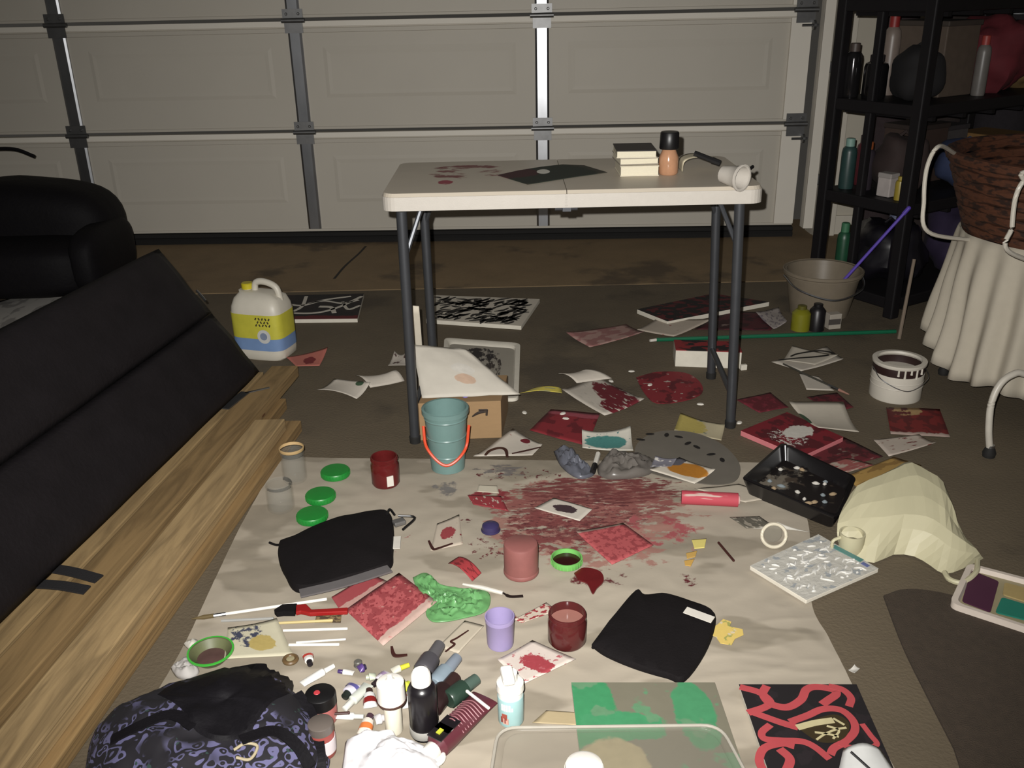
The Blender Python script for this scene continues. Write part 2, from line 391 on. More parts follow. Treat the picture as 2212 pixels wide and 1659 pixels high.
# vertical track on its angle brackets
tk = MB()
for dx, dd, wx, wd in ((0.045, 0.03, 0.004, 0.06), (0.068, 0.058, 0.05, 0.004), (0.09, 0.045, 0.004, 0.03)):
    tk.box(D(XR+dx, 1.15, dd), (wx, wd, 2.2))
tk.build('track', m_rail, door, smooth=False)
for zb in (0.3, 0.85, 1.4):
    MB().box(D(XR+0.12, zb, 0.03), (0.06, 0.05, 0.05)).build('track_bracket', m_hinge, door, smooth=False, bevel=0.003)
# --- walls and trim
t1 = MB().box((1.665, 4.83, 1.2), (0.11, 0.06, 2.4)).build('trim_1', m_trim, smooth=False, bevel=0.004); struct(t1)
wb = struct(MB().box((2.66, 4.9, 1.25), (2.1, 0.1, 2.5)).build('wall_back', m_wall, smooth=False))
wr = struct(MB().box((2.75, 1.6, 1.25), (0.1, 6.5, 2.5)).build('wall_right', m_wall, smooth=False))
bb = struct(MB().box((2.1, 4.84, 0.05), (0.75, 0.02, 0.1)).build('baseboard_back', m_trim, smooth=False, bevel=0.003))

# ================================================================== folding table
m_white = mat('white_moulded_plastic', (180, 174, 165), 0.5, var=0.05, scale=60, bump=0.05, bscale=300)
m_tabletop = paint((188, 178, 162), [('splat', (120, 45, 50), 0.22, 0.62, 0.17, 0.4, 9, 0.5, (1, 1)), ('splat', (150, 30, 60), 0.16, 0.3, 0.03, 0.1, 9, 0.4, (1, 1))], rough=0.45)
m_leg = mat('grey_tube_steel', (78, 80, 84), 0.4, metal=0.6, var=0.1)
TX0, TX1, TY0, TY1, TH = -0.332, 0.672, 2.425, 2.925, 0.74
TC = np.array([(TX0+TX1)/2, (TY0+TY1)/2, 0])
table = thing('folding_table', 'white plastic folding table with grey tube legs in front of the garage door', 'table', TC)
def rrect(x0, x1, y0, y1, r, z, rl=True, rr=True, n=6):
    out = []
    for cx, cy, a0, on in ((x1-r, y0+r, -90, rr), (x1-r, y1-r, 0, rr), (x0+r, y1-r, 90, rl), (x0+r, y0+r, 180, rl)):
        if on:
            for i in range(n+1):
                a = math.radians(a0+90*i/n); out.append(np.array([cx+r*math.cos(a), cy+r*math.sin(a), z]))
        else: out.append(np.array([cx+(r if a0 in (-90, 0) else -r), cy+(r if a0 in (0, 90) else -r), z]))
    return out
TXm = G(1224, 410, TH)[0]
for x0, x1, l, r_ in ((TX0, TXm-0.001, True, False), (TXm+0.001, TX1, False, True)):
    lo = rrect(x0, x1, TY0, TY1, 0.035, TH-0.042, l, r_); n = len(lo)
    mid = [p+np.array([0, 0, 0.032]) for p in lo]
    c = sum(lo)/n
    up = [c+(p-c)*np.array([1-0.008/abs((x1-x0)/2), 1-0.008/0.25, 0])+np.array([0, 0, 0.042]) for p in lo]
    up = [np.array([q[0] if abs(p[0]-TXm) < 0.005 else u_[0], u_[1], u_[2]]) for q, p, u_ in zip(lo, lo, up)]
    fs = [(i, (i+1) % n, n+(i+1) % n, n+i) for i in range(n)]+[(n+i, n+(i+1) % n, 2*n+(i+1) % n, 2*n+i) for i in range(n)]+[tuple(range(n-1, -1, -1)), tuple(range(2*n, 3*n))]
    q = MB().add(lo+mid+up, fs, [((p[0]-TX0)/(TX1-TX0), (p[1]-TY0)/(TY1-TY0)) for p in lo+mid+up]).build('tabletop', m_tabletop, table, smooth=False)
    # bright moulded rim round the edge
    out = [c+(p-c)*np.array([1+0.003/abs((x1-x0)/2), 1+0.003/0.25, 1])-np.array([0, 0, 0.002]) for p in lo]
    top = [p+np.array([0, 0, 0.036]) for p in out]
    MB().add(out+top, [(i, (i+1) % n, n+(i+1) % n, n+i) for i in range(n) if not (abs(out[i][0]-TXm) < 0.01 and abs(out[(i+1) % n][0]-TXm) < 0.01)]).build('rim', m_white, q, smooth=False, solid=0.002)
for yy in (TY0+0.03, TY1-0.03):
    hg = MB(); hg.tube([(TXm-0.03, yy, TH-0.05), (TXm+0.03, yy, TH-0.05)], 0.009); hg.box((TXm, yy-0.02, TH-0.048), (0.022, 0.02, 0.014)); hg.build('fold_hinge', m_leg, table)
ZU = TH-0.045
for sx, fx, bx in ((-1, (-0.29, 2.46), (-0.26, 2.87)), (1, (0.655, 2.517), (0.676, 2.90))):
    tf = np.array([fx[0]+(0.008 if sx < 0 else -0.03), fx[1]-0.03, ZU]); tb = np.array([bx[0]+(0.0 if sx < 0 else -0.03), bx[1]-0.03, ZU])
    ff = np.array([fx[0], fx[1], 0.012]); fb = np.array([bx[0], bx[1], 0.012])
    for tp, ft in ((tf, ff), (tb, fb)):
        kn = ft*0.45+tp*0.55
        MB().tube([tp, kn, ft], 0.0145, 10).build('leg', m_leg, table)
        MB().lathe([(0.016, 0), (0.017, 0.02), (0.013, 0.024)], ft*np.array([1, 1, 0])).build('rubber_foot', m_rubber, table)
    MB().tube([ff*0.86+tf*0.14, fb*0.86+tb*0.14], 0.009, 8).build('crossbar', m_leg, table)
    MB().tube([tf+np.array([0, 0, -0.005]), tb+np.array([0, 0, -0.005])], 0.011, 8).build('top_bar', m_leg, table)
    inx = -sx*0.1
    MB().tube([tf*0.8+ff*0.2, tf+np.array([inx*0.5, 0.05, 0])], 0.007, 8).build('brace', m_leg, table)
    MB().tube([tb*0.8+fb*0.2, tb+np.array([inx*0.5, -0.05, 0])], 0.007, 8).build('brace', m_leg, table)

# ================================================================== black mat leaning, padded seat, lumber on the left
m_mat = mat('black_vinyl', (26, 23, 25), 0.6, var=0.3, scale=14, bump=0.2, bscale=80, spec=0.2)
b1 = G(556, 803, 0.098); b0 = b1+(G(-5, 1343, 0.112)-b1)*1.25; u1 = G(340, 540, 0.52)
up = u1-b1; dirn = b0-b1
nrm = np.cross(dirn, up); nrm = nrm/np.linalg.norm(nrm); nrm = nrm if nrm[2] > 0 else -nrm
matT = thing('padded_mat', 'large black folding padded mat leaning over the lumber boards', 'mat', (b0+b1)/2*np.array([1, 1, 0]))
for i, (v0, v1, bulge) in enumerate(((0.0, 0.485, 0.022), (0.5, 1.0, 0.022))):
    def fn(u, v, v0=v0, v1=v1, bulge=bulge):
        vv = v0+(v1-v0)*v
        p = b1+dirn*u+up*vv
        e = (min(1, min(u, 1-u)*14)*min(1, min(v, 1-v)*6))**0.5
        return p+nrm*(bulge*e+0.006*noise.noise((u*6, vv*5, i*3.0)))
    MB().grid(40, 16, fn).build('mat_panel', m_mat, matT, solid=0.012)
    def fnb(u, v, v0=v0, v1=v1):
        return b1+dirn*u+up*(v0+(v1-v0)*v)-nrm*0.02
    MB().grid(4, 4, fnb).build('backing', m_mat, matT, solid=0.02)
m_strap = mat('black_webbing', (24, 22, 24), 0.8, bump=0.2, bscale=300)
for a, b in (((95, 1226), (214, 1252)), ((78, 1262), (188, 1276))):
    pts = arc([G(a[0], a[1], 0.105), G((a[0]+b[0])/2, (a[1]+b[1])/2-3, 0.1), G(b[0], b[1], 0.093)], 6)
    MB().ribbon(pts, 0.028, 0.003).build('strap', m_strap, matT, smooth=False)
MB().tube(arc([G(425, 628, 0.31), G(436, 640, 0.3), G(444, 650, 0.29)], 4), 0.004).build('zip_pull', m_galv, matT)

m_seat = mat('black_upholstery', (15, 13, 16), 0.7, var=0.3, scale=20, bump=0.15, bscale=60, spec=0.2)
sc_ = np.array([-2.15, 4.12, 0.0])
seat = thing('armchair', 'rounded black upholstered armchair standing behind the leaning mat', 'armchair', sc_)
def sup(c, r, e=0.45, nu=36, nv=18, fm=None):
    def sg(x, p): return math.copysign(abs(x)**p, x)
    def fn(u, v):
        a = 2*math.pi*u; b = -math.pi/2+math.pi*v
        p = np.array([r[0]*sg(math.cos(b), e)*sg(math.cos(a), e), r[1]*sg(math.cos(b), e)*sg(math.sin(a), e), r[2]*sg(math.sin(b), e)])
        if fm is not None: p = fm(p)
        return np.array(c)+p
    return MB().grid(nu, nv, fn)
sup(sc_+np.array([0, 0.12, 0.26]), (0.36, 0.2, 0.235), 0.55, fm=lambda p: p*np.array([1, 1, 1])+np.array([0, 0, -0.10*max(0, (p[0]+0.1))])).build('backrest', m_seat, seat)
sup(sc_+np.array([0, -0.05, 0.15]), (0.34, 0.26, 0.125), 0.5).build('seat_cushion', m_seat, seat)
for sx in (-1, 1):
    sup(sc_+np.array([sx*0.32, -0.02, 0.17]), (0.075, 0.26, 0.145), 0.6).build('armrest', m_seat, seat)
    for sy in (-0.2, 0.2): MB().lathe([(0.02, 0), (0.025, 0.04)], sc_+np.array([sx*0.27, sy, 0]), seg=12).build('leg', m_rubber, seat)
MB().tube(arc([V(-30, 322, 4.4), V(30, 322, 4.4), V(75, 338, 4.4)], 6), 0.008).build('piping', m_seat, seat)
m_greysheet = paint((176, 172, 166), [('noise', (150, 146, 142), 4, 0.55, (1, 1), 0)])
sheet('dust_sheet', 'pale grey sheet spread on the floor between the black armchair and the mat', 'sheet', [(-140, 690), (60, 634), (165, 630), (-140, 820)], m_greysheet, z=0.006, bend=0.012, ax=1)

def wood_mat(name, col, seed):
    m = bpy.data.materials.new(name); m.use_nodes = True; nt = m.node_tree; p = nt.nodes['Principled BSDF']
    tc = nd(nt, 'ShaderNodeTexCoord').outputs['UV']
    v = vmap(nt, tc, loc=(seed, seed*2, 0), scale=(1, 9, 1))
    g = nz(nt, v, 2.2, 6, 0.6, 1.2); g2 = nz(nt, vmap(nt, tc, loc=(seed, 0, 0), scale=(0.7, 40, 1)), 3.0, 4)
    c = lin(col); d = tuple(x*0.5 for x in c[:3])+(1,)
    k = mixc(nt, mrange(nt, g, 0.35, 0.7), c, d); k = mixc(nt, mth(nt, 'MULTIPLY', g2, 0.35), k, lin((96, 66, 34)))
    vor = nd(nt, 'ShaderNodeTexVoronoi'); vor.inputs['Scale'].default_value = 2.0; nt.links.new(vmap(nt, tc, loc=(seed*1.3, seed, 0), scale=(1.2, 0.9, 1)), vor.inputs['Vector'])
    k = mixc(nt, mrange(nt, vor.outputs['Distance'], 0.055, 0.03), k, lin((88, 56, 30)))
    nt.links.new(k, p.inputs['Base Color']); p.inputs['Roughness'].default_value = 0.7
    return m
WOODS = [wood_mat('pine_%s' % s, c, i*2.3+0.4) for i, (s, c) in enumerate((('honey', (150, 124, 84)), ('pale', (176, 150, 108)), ('tan', (154, 126, 84)), ('knotty', (168, 142, 100)), ('amber', (150, 122, 80))))]
def board(label, x2, slope, yfar, ynear, z0, m, th=0.038, wd=0.089):
    """sawn board: x2 = where its right edge crosses y = 2 m, slope = sideways drift per metre"""
    n = 12; vs = []; uv = []
    for i in range(n+1):
        y = yfar+(ynear-yfar)*i/n; x = x2+(y-2.0)*slope; bow = 0.003*math.sin(3.1*i/n+x2*9)
        for off, zz, vv in ((0, 0, 0.0), (wd, 0, 0.33), (wd, th, 0.6), (0, th, 1.0)):
            vs.append((x-off, y, z0+zz)); uv.append(((yfar-y)*1.1, vv*0.25+z0*3))
    fs = [(i*4+k, (i+1)*4+k, (i+1)*4+(k+1) % 4, i*4+(k+1) % 4) for i in range(n) for k in range(4)]+[(0, 1, 2, 3), (n*4+3, n*4+2, n*4+1, n*4)]
    o = MB().add(vs, fs, uv).build('lumber_board', m, smooth=False, bevel=0.003)
    return tag(o, label, 'board', 'sawn boards stacked along the left')
board('lowest pine board on the floor nearest the drop cloth', -0.700, 0.105, 2.55, 0.95, 0.0, WOODS[2])
board('pine board stacked on the lowest one nearest the drop cloth', -0.722, 0.105, 2.48, 0.95, 0.0385, WOODS[1])
board('bottom pine board in the middle of the lumber stack', -0.800, 0.105, 2.72, 0.95, 0.0, WOODS[4])
board('upper pine board running longest toward the yellow and white jug', -0.825, 0.118, 2.90, 0.95, 0.0395, WOODS[0], th=0.040)
board('upper pine board beside the leaning mat with a dark metal bracket on it', -0.927, 0.118, 2.86, 0.95, 0.0385, WOODS[3], th=0.036)
board('bottom pine board mostly hidden beneath the leaning mat', -0.893, 0.105, 2.78, 0.95, 0.0, WOODS[2])
br = thing('metal_bracket', 'small dark metal bracket lying on the far end of the lumber', 'bracket', G(515, 862, 0.081))
MB().ribbon([G(484, 884, 0.0815), G(530, 848, 0.0815)], 0.03, 0.003).build('plate', m_hinge, br, smooth=False)
MB().ribbon([G(530, 850, 0.0815), G(582, 838, 0.0815)], 0.008, 0.003).build('arm', m_hinge, br, smooth=False)

# ================================================================== drop cloth
LB = [(606, 990), (530, 1120), (462, 1260), (400, 1392), (318, 1530), (215, 1659), (118, 1800)]
RB = [(1690, 1002), (1745, 1130), (1752, 1300), (1790, 1380), (1845, 1490), (1930, 1659), (2010, 1800)]
Lw = arc([G(x, y) for x, y in LB], 8); Rw = arc([G(x, y) for x, y in RB], 8)
def cz(x, y):
    a = noise.fractal((x*5.0, y*9.0, 3.1), 0.9, 2.1, 4)
    b = 1-abs(noise.noise((x*7+y*5, y*16-x*4, 9.0)))*2
    c = 1-abs(noise.noise((x*3.5-y*2, y*7+x*2, 19.0)))*2.2
    return 0.005+0.0012*a+0.0017*max(0, b)**3+0.0024*max(0, c)**4
def cfn(u, v):
    k = v*(len(Lw)-1); i = min(int(k), len(Lw)-2); t = k-i
    l = Lw[i]*(1-t)+Lw[i+1]*t; r = Rw[i]*(1-t)+Rw[i+1]*t
    p = l*(1-u)+r*u
    e = min(1, min(u, 1-u, v)*25)
    return np.array([p[0], p[1], 0.002+(cz(p[0], p[1])-0.002)*(0.4+0.6*e)])
def W(x, y): q = G(x, y); return q[0], q[1]
def blob(col, x, y, rx, ry, ns=9, na=0.5):
    q = G(x, y); e = mpp(q); fore = 1/math.sin(math.atan2(CAM_H, q[1]))
    return ('blob', col, q[0], q[1], rx*e, ry*e*fore, ns, na)
def splat(col, x, y, rx, ry, sc=16, th=0.5, st=(1, 1)):
    q = G(x, y); e = mpp(q); fore = 1/math.sin(math.atan2(CAM_H, q[1]))
    return ('splat', col, q[0], q[1], rx*e, ry*e*fore, sc, th, st)
RED, DRED, PINK = (128, 42, 48), (92, 24, 30), (160, 82, 84)
m_cloth = paint((163, 153, 137), [
    ('noise', (151, 141, 124), 3.0, 0.55, (1, 2), 0.3),
    splat((160, 118, 106), 1280, 1125, 360, 150, 15, 0.47, (1, 1.7)),
    splat((140, 84, 78), 1270, 1090, 300, 80, 26, 0.43, (0.8, 2.4)),
    splat((114, 56, 54), 1300, 1062, 280, 52, 30, 0.47, (0.7, 3.0)),
    splat((122, 62, 60), 1200, 1150, 190, 80, 24, 0.47, (1, 1.7)),
    splat((92, 40, 42), 1240, 1120, 260, 90, 60, 0.54, (0.8, 2.2)),
    splat(PINK, 1420, 1150, 120, 60, 16, 0.5, (1, 1)), splat(RED, 1060, 1080, 90, 34, 18, 0.5, (1, 2)), splat(DRED, 1300, 1255, 110, 40, 16, 0.54, (1, 1)),
    splat(DRED, 1080, 1185, 110, 50, 46, 0.56, (1, 1)), splat(DRED, 1120, 1030, 170, 28, 48, 0.57, (1, 1)), splat((90, 30, 34), 980, 1150, 90, 50, 36, 0.6, (1, 1)),
    splat(DRED, 1480, 1255, 60, 30, 30, 0.56, (1, 1)), splat((128, 50, 50), 1120, 1330, 70, 30, 26, 0.58, (1, 1)), splat(PINK, 880, 1170, 120, 70, 30, 0.64, (1, 1)),
    splat((118, 112, 108), 1080, 1020, 110, 26, 14, 0.52, (1, 2)), splat((120, 116, 112), 960, 1060, 50, 50, 12, 0.58, (1, 1)),
], rough=0.9, bump=0.1)
o = MB().grid(150, 130, cfn, uvf=lambda u, v, p: (p[0], p[1])).build('drop_cloth', m_cloth)
tag(o, 'beige canvas drop cloth splashed with red paint covering the middle of the floor', 'drop cloth')
# ================================================================== black shelving with stored clutter (right, by the door)
m_shelf = mat('black_shelf_plastic', (20, 18, 20), 0.55, var=0.2, scale=20, spec=0.3)
S0 = np.array([1.50, 3.45, 0.0]); E1 = np.array([-0.22, 0.37, 0]); E1 = E1/np.linalg.norm(E1); E2 = np.array([E1[1], -E1[0], 0])
RZS = math.atan2(E2[1], E2[0])
def S(a, b, z): return S0+E2*a+E1*b+np.array([0, 0, z])
SA, SB = 0.92, 0.43
shelf = thing('shelving_unit', 'black shelving unit crowded with stored clutter beside the garage door', 'shelf', S(SA/2, SB/2, 0))
LEV = [0.06, 0.43, 0.79, 1.15, 1.5]
for a in (0.02, SA-0.02):
    for b in (0.02, SB-0.02):
        MB().box(S(a, b, 0.78), (0.045, 0.045, 1.56), RZS).build('post', m_shelf, shelf, smooth=False, bevel=0.006)
MB().box(S(0.02, SB/2+0.02, 0.78), (0.03, 0.03, 1.5), RZS).build('post', m_shelf, shelf, smooth=False, bevel=0.005)
for z in LEV:
    MB().box(S(SA/2, SB/2, z), (SA, SB, 0.045), RZS).build('shelf_board', m_shelf, shelf, smooth=False, bevel=0.005)
    for k in range(5):
        MB().box(S(0.1+k*0.18, SB/2, z-0.03), (0.02, SB-0.03, 0.02), RZS).build('rib', m_shelf, shelf, smooth=False)
def sbox(name, label, cat, a, b, lev, size, col, lid=None, rz=0.0, rough=0.7):
    p = S(a, b, LEV[lev]+0.0235); t = thing(name, label, cat, p)
    w_, d_, h_ = size; m = mat('box_'+name+str(col), col, rough, var=0.2)
    MB().box(p+np.array([0, 0, h_/2]), (w_, d_, h_), RZS+rz).build('body', m, t, smooth=False, bevel=0.004)
    lm = mat('lid_'+str(lid or col), lid or col, rough, var=0.15)
    MB().box(p+np.array([0, 0, h_+0.006]), (w_*1.05, d_*1.05, 0.02), RZS+rz).build('lid', lm, t, smooth=False, bevel=0.004)
    return t
def sjar(name, label, cat, a, b, lev, r, h, col, cap, rough=0.4, metal=0):
    p = S(a, b, LEV[lev]+0.0235); t = thing(name, label, cat, p)
    MB().lathe([(r*0.94, 0), (r, 0.01), (r, h*0.72), (r*0.9, h*0.8), (r*0.55, h*0.85)], p).build('body', mat('sj'+str(col), col, rough, metal=metal, var=0.2), t)
    MB().lathe([(r*0.6, h*0.84), (r*0.6, h*0.99), (r*0.5, h)], p).build('cap', mat('sjc'+str(cap), cap, 0.5), t)
    return t
def sbag(name, label, cat, a, b, lev, r, col, amp=0.25, rough=0.85):
    p = S(a, b, LEV[lev]+0.0235); t = thing(name, label, cat, p); m = mat('bag'+str(col), col, rough, var=0.35, scale=14)
    def fm(q): return q*(1+amp*noise.noise((q[0]*14+a*9, q[1]*14, q[2]*14)))
    sup(p+np.array([0, 0, r[2]*1.02]), r, 0.75, 28, 16, fm).build('bag_body', m, t)
    MB().tube([p+np.array([-0.03, 0, r[2]*1.9]), p+np.array([0, 0, r[2]*2.12]), p+np.array([0.03, 0, r[2]*1.9])], 0.007).build('handle', m, t)
    return t
# third level
sbag('duffel_bag', 'black round bag on the shelf behind the corner post', 'bag', 0.13, 0.135, 2, (0.088, 0.088, 0.095), (16, 14, 16), 0.2)
sjar('spray_can', 'dark glossy can reflecting the flash at the far end of the shelf', 'can', 0.06, 0.375, 2, 0.032, 0.2, (60, 58, 60), (70, 60, 55), 0.12, 0.8)
sjar('bottle', 'red capped pale bottle on the upper shelf', 'bottle', 0.215, 0.33, 2, 0.032, 0.3, (120, 108, 100), (130, 36, 34))
sjar('metal_pot', 'dark shiny round pot catching the flash beside the black bag', 'pot', 0.085, 0.285, 2, 0.045, 0.16, (70, 68, 70), (40, 36, 36), 0.1, 0.9)
sbox('storage_box', 'grey brown box stored behind the black bag on the shelf', 'box', 0.36, 0.25, 2, (0.2, 0.25, 0.26), (84, 72, 62), (60, 52, 46))
sbag('cloth_bundle', 'dark red cloth bundle at the right end of the upper shelf', 'cloth', 0.62, 0.16, 2, (0.13, 0.13, 0.14), (92, 26, 34), 0.3)
sbag('cloth_bundle', 'tan cloth bundle in the corner of the upper shelf', 'cloth', 0.845, 0.2, 2, (0.06, 0.12, 0.1), (120, 98, 60), 0.3)
# second level
sbox('storage_box', 'small pale carton on the middle shelf beside the post', 'box', 0.08, 0.16, 1, (0.05, 0.06, 0.075), (168, 160, 156), (150, 144, 140))
sbag('tarpaulin', 'dark brown folded tarpaulin on the middle shelf', 'tarpaulin', 0.2, 0.2, 1, (0.1, 0.09, 0.11), (46, 34, 32), 0.25)
sbag('cloth_bundle', 'blue folded cloth on the middle shelf above the basket', 'cloth', 0.5, 0.12, 1, (0.12, 0.1, 0.09), (44, 54, 84), 0.2)
sbox('storage_box', 'amber cardboard box at the right of the middle shelf', 'box', 0.81, 0.2, 1, (0.2, 0.25, 0.16), (132, 98, 52), (120, 90, 50))
sjar('bottle', 'yellow plastic bottle on the middle shelf next to the post', 'bottle', 0.055, 0.085, 1, 0.018, 0.09, (150, 132, 50), (150, 132, 50))
sjar('bottle', 'small teal bottle at the back of the middle shelf', 'bottle', 0.08, 0.36, 1, 0.03, 0.2, (40, 62, 60), (120, 150, 140))
sbox('storage_box', 'dark brown crate at the back of the middle shelf', 'crate', 0.43, 0.32, 1, (0.2, 0.16, 0.22), (58, 44, 38), (44, 34, 30))
sbox('storage_box', 'dull grey toolbox behind the blue folded cloth', 'toolbox', 0.615, 0.33, 1, (0.16, 0.14, 0.2), (70, 66, 66), (50, 46, 48))
sjar('spray_can', 'orange capped dark spray can on the middle shelf', 'can', 0.12, 0.3, 1, 0.028, 0.19, (48, 42, 48), (140, 76, 40))
sjar('spray_can', 'maroon spray can beside the orange capped can', 'can', 0.19, 0.38, 1, 0.028, 0.2, (76, 30, 36), (60, 50, 50))
sbox('storage_box', 'narrow olive box standing on the upper shelf', 'box', 0.52, 0.34, 2, (0.07, 0.12, 0.24), (76, 74, 56), (60, 58, 46))
sjar('bottle', 'grey bottle squeezed beside the dark red bundle', 'bottle', 0.445, 0.085, 2, 0.026, 0.22, (104, 100, 96), (150, 60, 54))
sbag('cloth_bundle', 'brown cloth heap behind the dark red bundle', 'cloth', 0.72, 0.34, 2, (0.1, 0.07, 0.1), (66, 50, 42), 0.3)
sbox('storage_box', 'brown carton on the lowest shelf at the right', 'box', 0.81, 0.2, 0, (0.18, 0.28, 0.2), (90, 70, 50), (80, 62, 44))
sjar('bottle', 'blue bottle standing at the back of the lowest shelf', 'bottle', 0.4, 0.34, 0, 0.04, 0.24, (44, 52, 92), (90, 96, 120))
sbox('storage_box', 'maroon box at the left end of the high shelf', 'box', 0.3, 0.22, 3, (0.2, 0.2, 0.14), (84, 36, 40), (64, 30, 34))
for i, (x, y, r_, h_, c, l) in enumerate(((2.02, 4.45, 0.11, 1.45, (44, 36, 34), 'tall dark brown rolled rug standing behind the shelving'), (1.80, 4.52, 0.09, 1.3, (52, 42, 44), 'shorter dark plum rolled rug standing by the back wall'), (2.28, 4.4, 0.12, 1.55, (40, 36, 40), 'charcoal rolled rug standing furthest right behind the shelving'))):
    q = np.array([x, y, 0.0]); t = thing('rolled_rug', l, 'rug', q); mr = mat('rug%d' % i, c, 0.95, var=0.3, scale=40, bump=0.3, bscale=200)
    MB().lathe([(r_, 0), (r_, h_), (r_*0.82, h_+0.004), (r_*0.8, h_-0.02), (0.0001, h_-0.02)], q, seg=28).build('roll', mr, t)
    for zz in (0.3, 0.7): MB().lathe([(r_+0.001, h_*zz), (r_+0.003, h_*zz+0.004), (r_+0.001, h_*zz+0.012)], q, seg=28).build('string', m_galv, t)
# lowest
sbag('cloth_bundle', 'black rubbish sack on the lowest shelf', 'sack', 0.21, 0.22, 0, (0.14, 0.14, 0.12), (18, 16, 22), 0.25, 0.4)
sbag('cloth_bundle', 'dark purple sack at the near corner of the lowest shelf', 'sack', 0.55, 0.12, 0, (0.14, 0.12, 0.14), (36, 26, 52), 0.25)
sjar('bottle', 'dark green bottle on the lowest shelf', 'bottle', 0.05, 0.31, 0, 0.028, 0.24, (28, 70, 48), (60, 110, 80))
# upper
sbox('storage_box', 'pale box under the top shelf by the wall', 'box', 0.1, 0.33, 3, (0.12, 0.1, 0.16), (150, 146, 140))
sbox('storage_box', 'flat white box lying on the high shelf at the right', 'box', 0.62, 0.2, 3, (0.4, 0.3, 0.05), (168, 164, 152))
# ------------------------------------------------------------------ poles
m_purple = mat('purple_plastic', (88, 66, 168), 0.4)
pr = thing('pole', 'thin purple pole leaning from the clear bucket to the shelf', 'pole', G(1800, 640, 0))
pa, pb = G(1757, 678, 0.014), V(1952, 462, 3.40)
MB().tube([pa, pb], 0.006).build('shaft', m_purple, pr); MB().lathe([(0.008, 0), (0.008, 0.03), (0.004, 0.034)], pb, axis=pb-pa, seg=10).build('end_cap', m_purple, pr)
m_green = mat('green_plastic_pole', (18, 96, 66), 0.4)
pg = thing('pole', 'long thin green pole lying on the floor under the table end', 'pole', G(1660, 722, 0))
ga, gb = G(1418, 734, 0.008), G(1935, 716, 0.008)
MB().tube([ga, gb], 0.0075).build('shaft', m_green, pg); MB().tube([G(1404, 736, 0.008), ga], 0.0055).build('tip', mat('pole_tip', (205, 200, 190), 0.5), pg)
ws = thing('stake', 'thin weathered wooden stake standing against the shelf corner', 'stake', G(1942, 730, 0))
MB().tube([G(1942, 732, 0.004), V(1975, 560, 3.28)], [0.007, 0.006]).build('shaft', mat('weathered_wood', (120, 106, 92), 0.8), ws)
# ------------------------------------------------------------------ clear bucket by the shelf
m_clear = mat('cloudy_plastic', (150, 138, 120), 0.4, opac=0.55)
m_clear2 = mat('clear_plastic', (170, 165, 158), 0.2, opac=0.2)
bp = G(1768, 674, 0); e = mpp(bp); H = hgt(bp, 582)
bk = thing('bucket', 'cloudy clear plastic bucket standing in front of the black shelving', 'bucket', bp)
r0, r1 = 60*e, 76*e
MB().lathe([(r0-0.004, 0.006), (r0, 0), (r1, H-0.02), (r1+0.007, H-0.018), (r1+0.008, H), (r1-0.002, H), (r0-0.006, 0.008), (0.0001, 0.008)], bp, seg=32).build('bucket_wall', m_clear, bk)
MB().lathe([(r1+0.009, H-0.012), (r1+0.013, H-0.008), (r1+0.013, H+0.002), (r1+0.009, H+0.004), (r1+0.004, H+0.001)], bp, seg=32).build('rim', m_clear, bk)
MB().tube(arc([bp+np.array([-r1-0.012, 0, H-0.02]), bp+np.array([-r1*0.85, -r1*0.8, H-0.05]), bp+np.array([0, -r1*1.2, H-0.075]), bp+np.array([r1*0.85, -r1*0.8, H-0.05]), bp+np.array([r1+0.012, 0, H-0.02])], 8), 0.004).build('bail_handle', m_galv, bk)
sjy = G(1728, 711, 0)
t = thing('bottle', 'yellow green bottle standing in front of the cloudy bucket', 'bottle', sjy); k = mpp(sjy); hh = hgt(sjy, 660)
MB().lathe([(20*k, 0), (20*k, hh*0.7), (12*k, hh*0.85), (9*k, hh*0.86)], sjy).build('body', mat('yg', (118, 116, 28), 0.4), t)
MB().lathe([(9.5*k, hh*0.85), (9.5*k, hh), (8*k, hh*1.01)], sjy).build('cap', mat('ygc', (88, 84, 30), 0.4), t)
sjy = G(1762, 712, 0)
t = thing('bottle', 'black bottle standing in front of the cloudy bucket', 'bottle', sjy); hh = hgt(sjy, 656)
MB().lathe([(17*k, 0), (17*k, hh*0.75), (10*k, hh*0.9), (9*k, hh*0.91)], sjy).build('body', mat('blackb', (22, 20, 22), 0.4), t)
MB().lathe([(9.5*k, hh*0.9), (9.5*k, hh), (8*k, hh*1.01)], sjy).build('cap', mat('blackb', (22, 20, 22), 0.4), t)
bx_ = G(1798, 708, 0); t = thing('carton', 'small pale carton between the black bottle and the shelf', 'carton', bx_)
MB().box(bx_+np.array([0, 0, 0.03]), (0.05, 0.035, 0.06), 0.2).build('body', mat('pale_card', (160, 152, 140), 0.8), t, smooth=False, bevel=0.002)
MB().box(bx_+np.array([0, -0.0182, 0.03]), (0.05, 0.002, 0.022), 0.2).build('label_band', mat('dark_band', (70, 64, 60), 0.8), t, smooth=False)
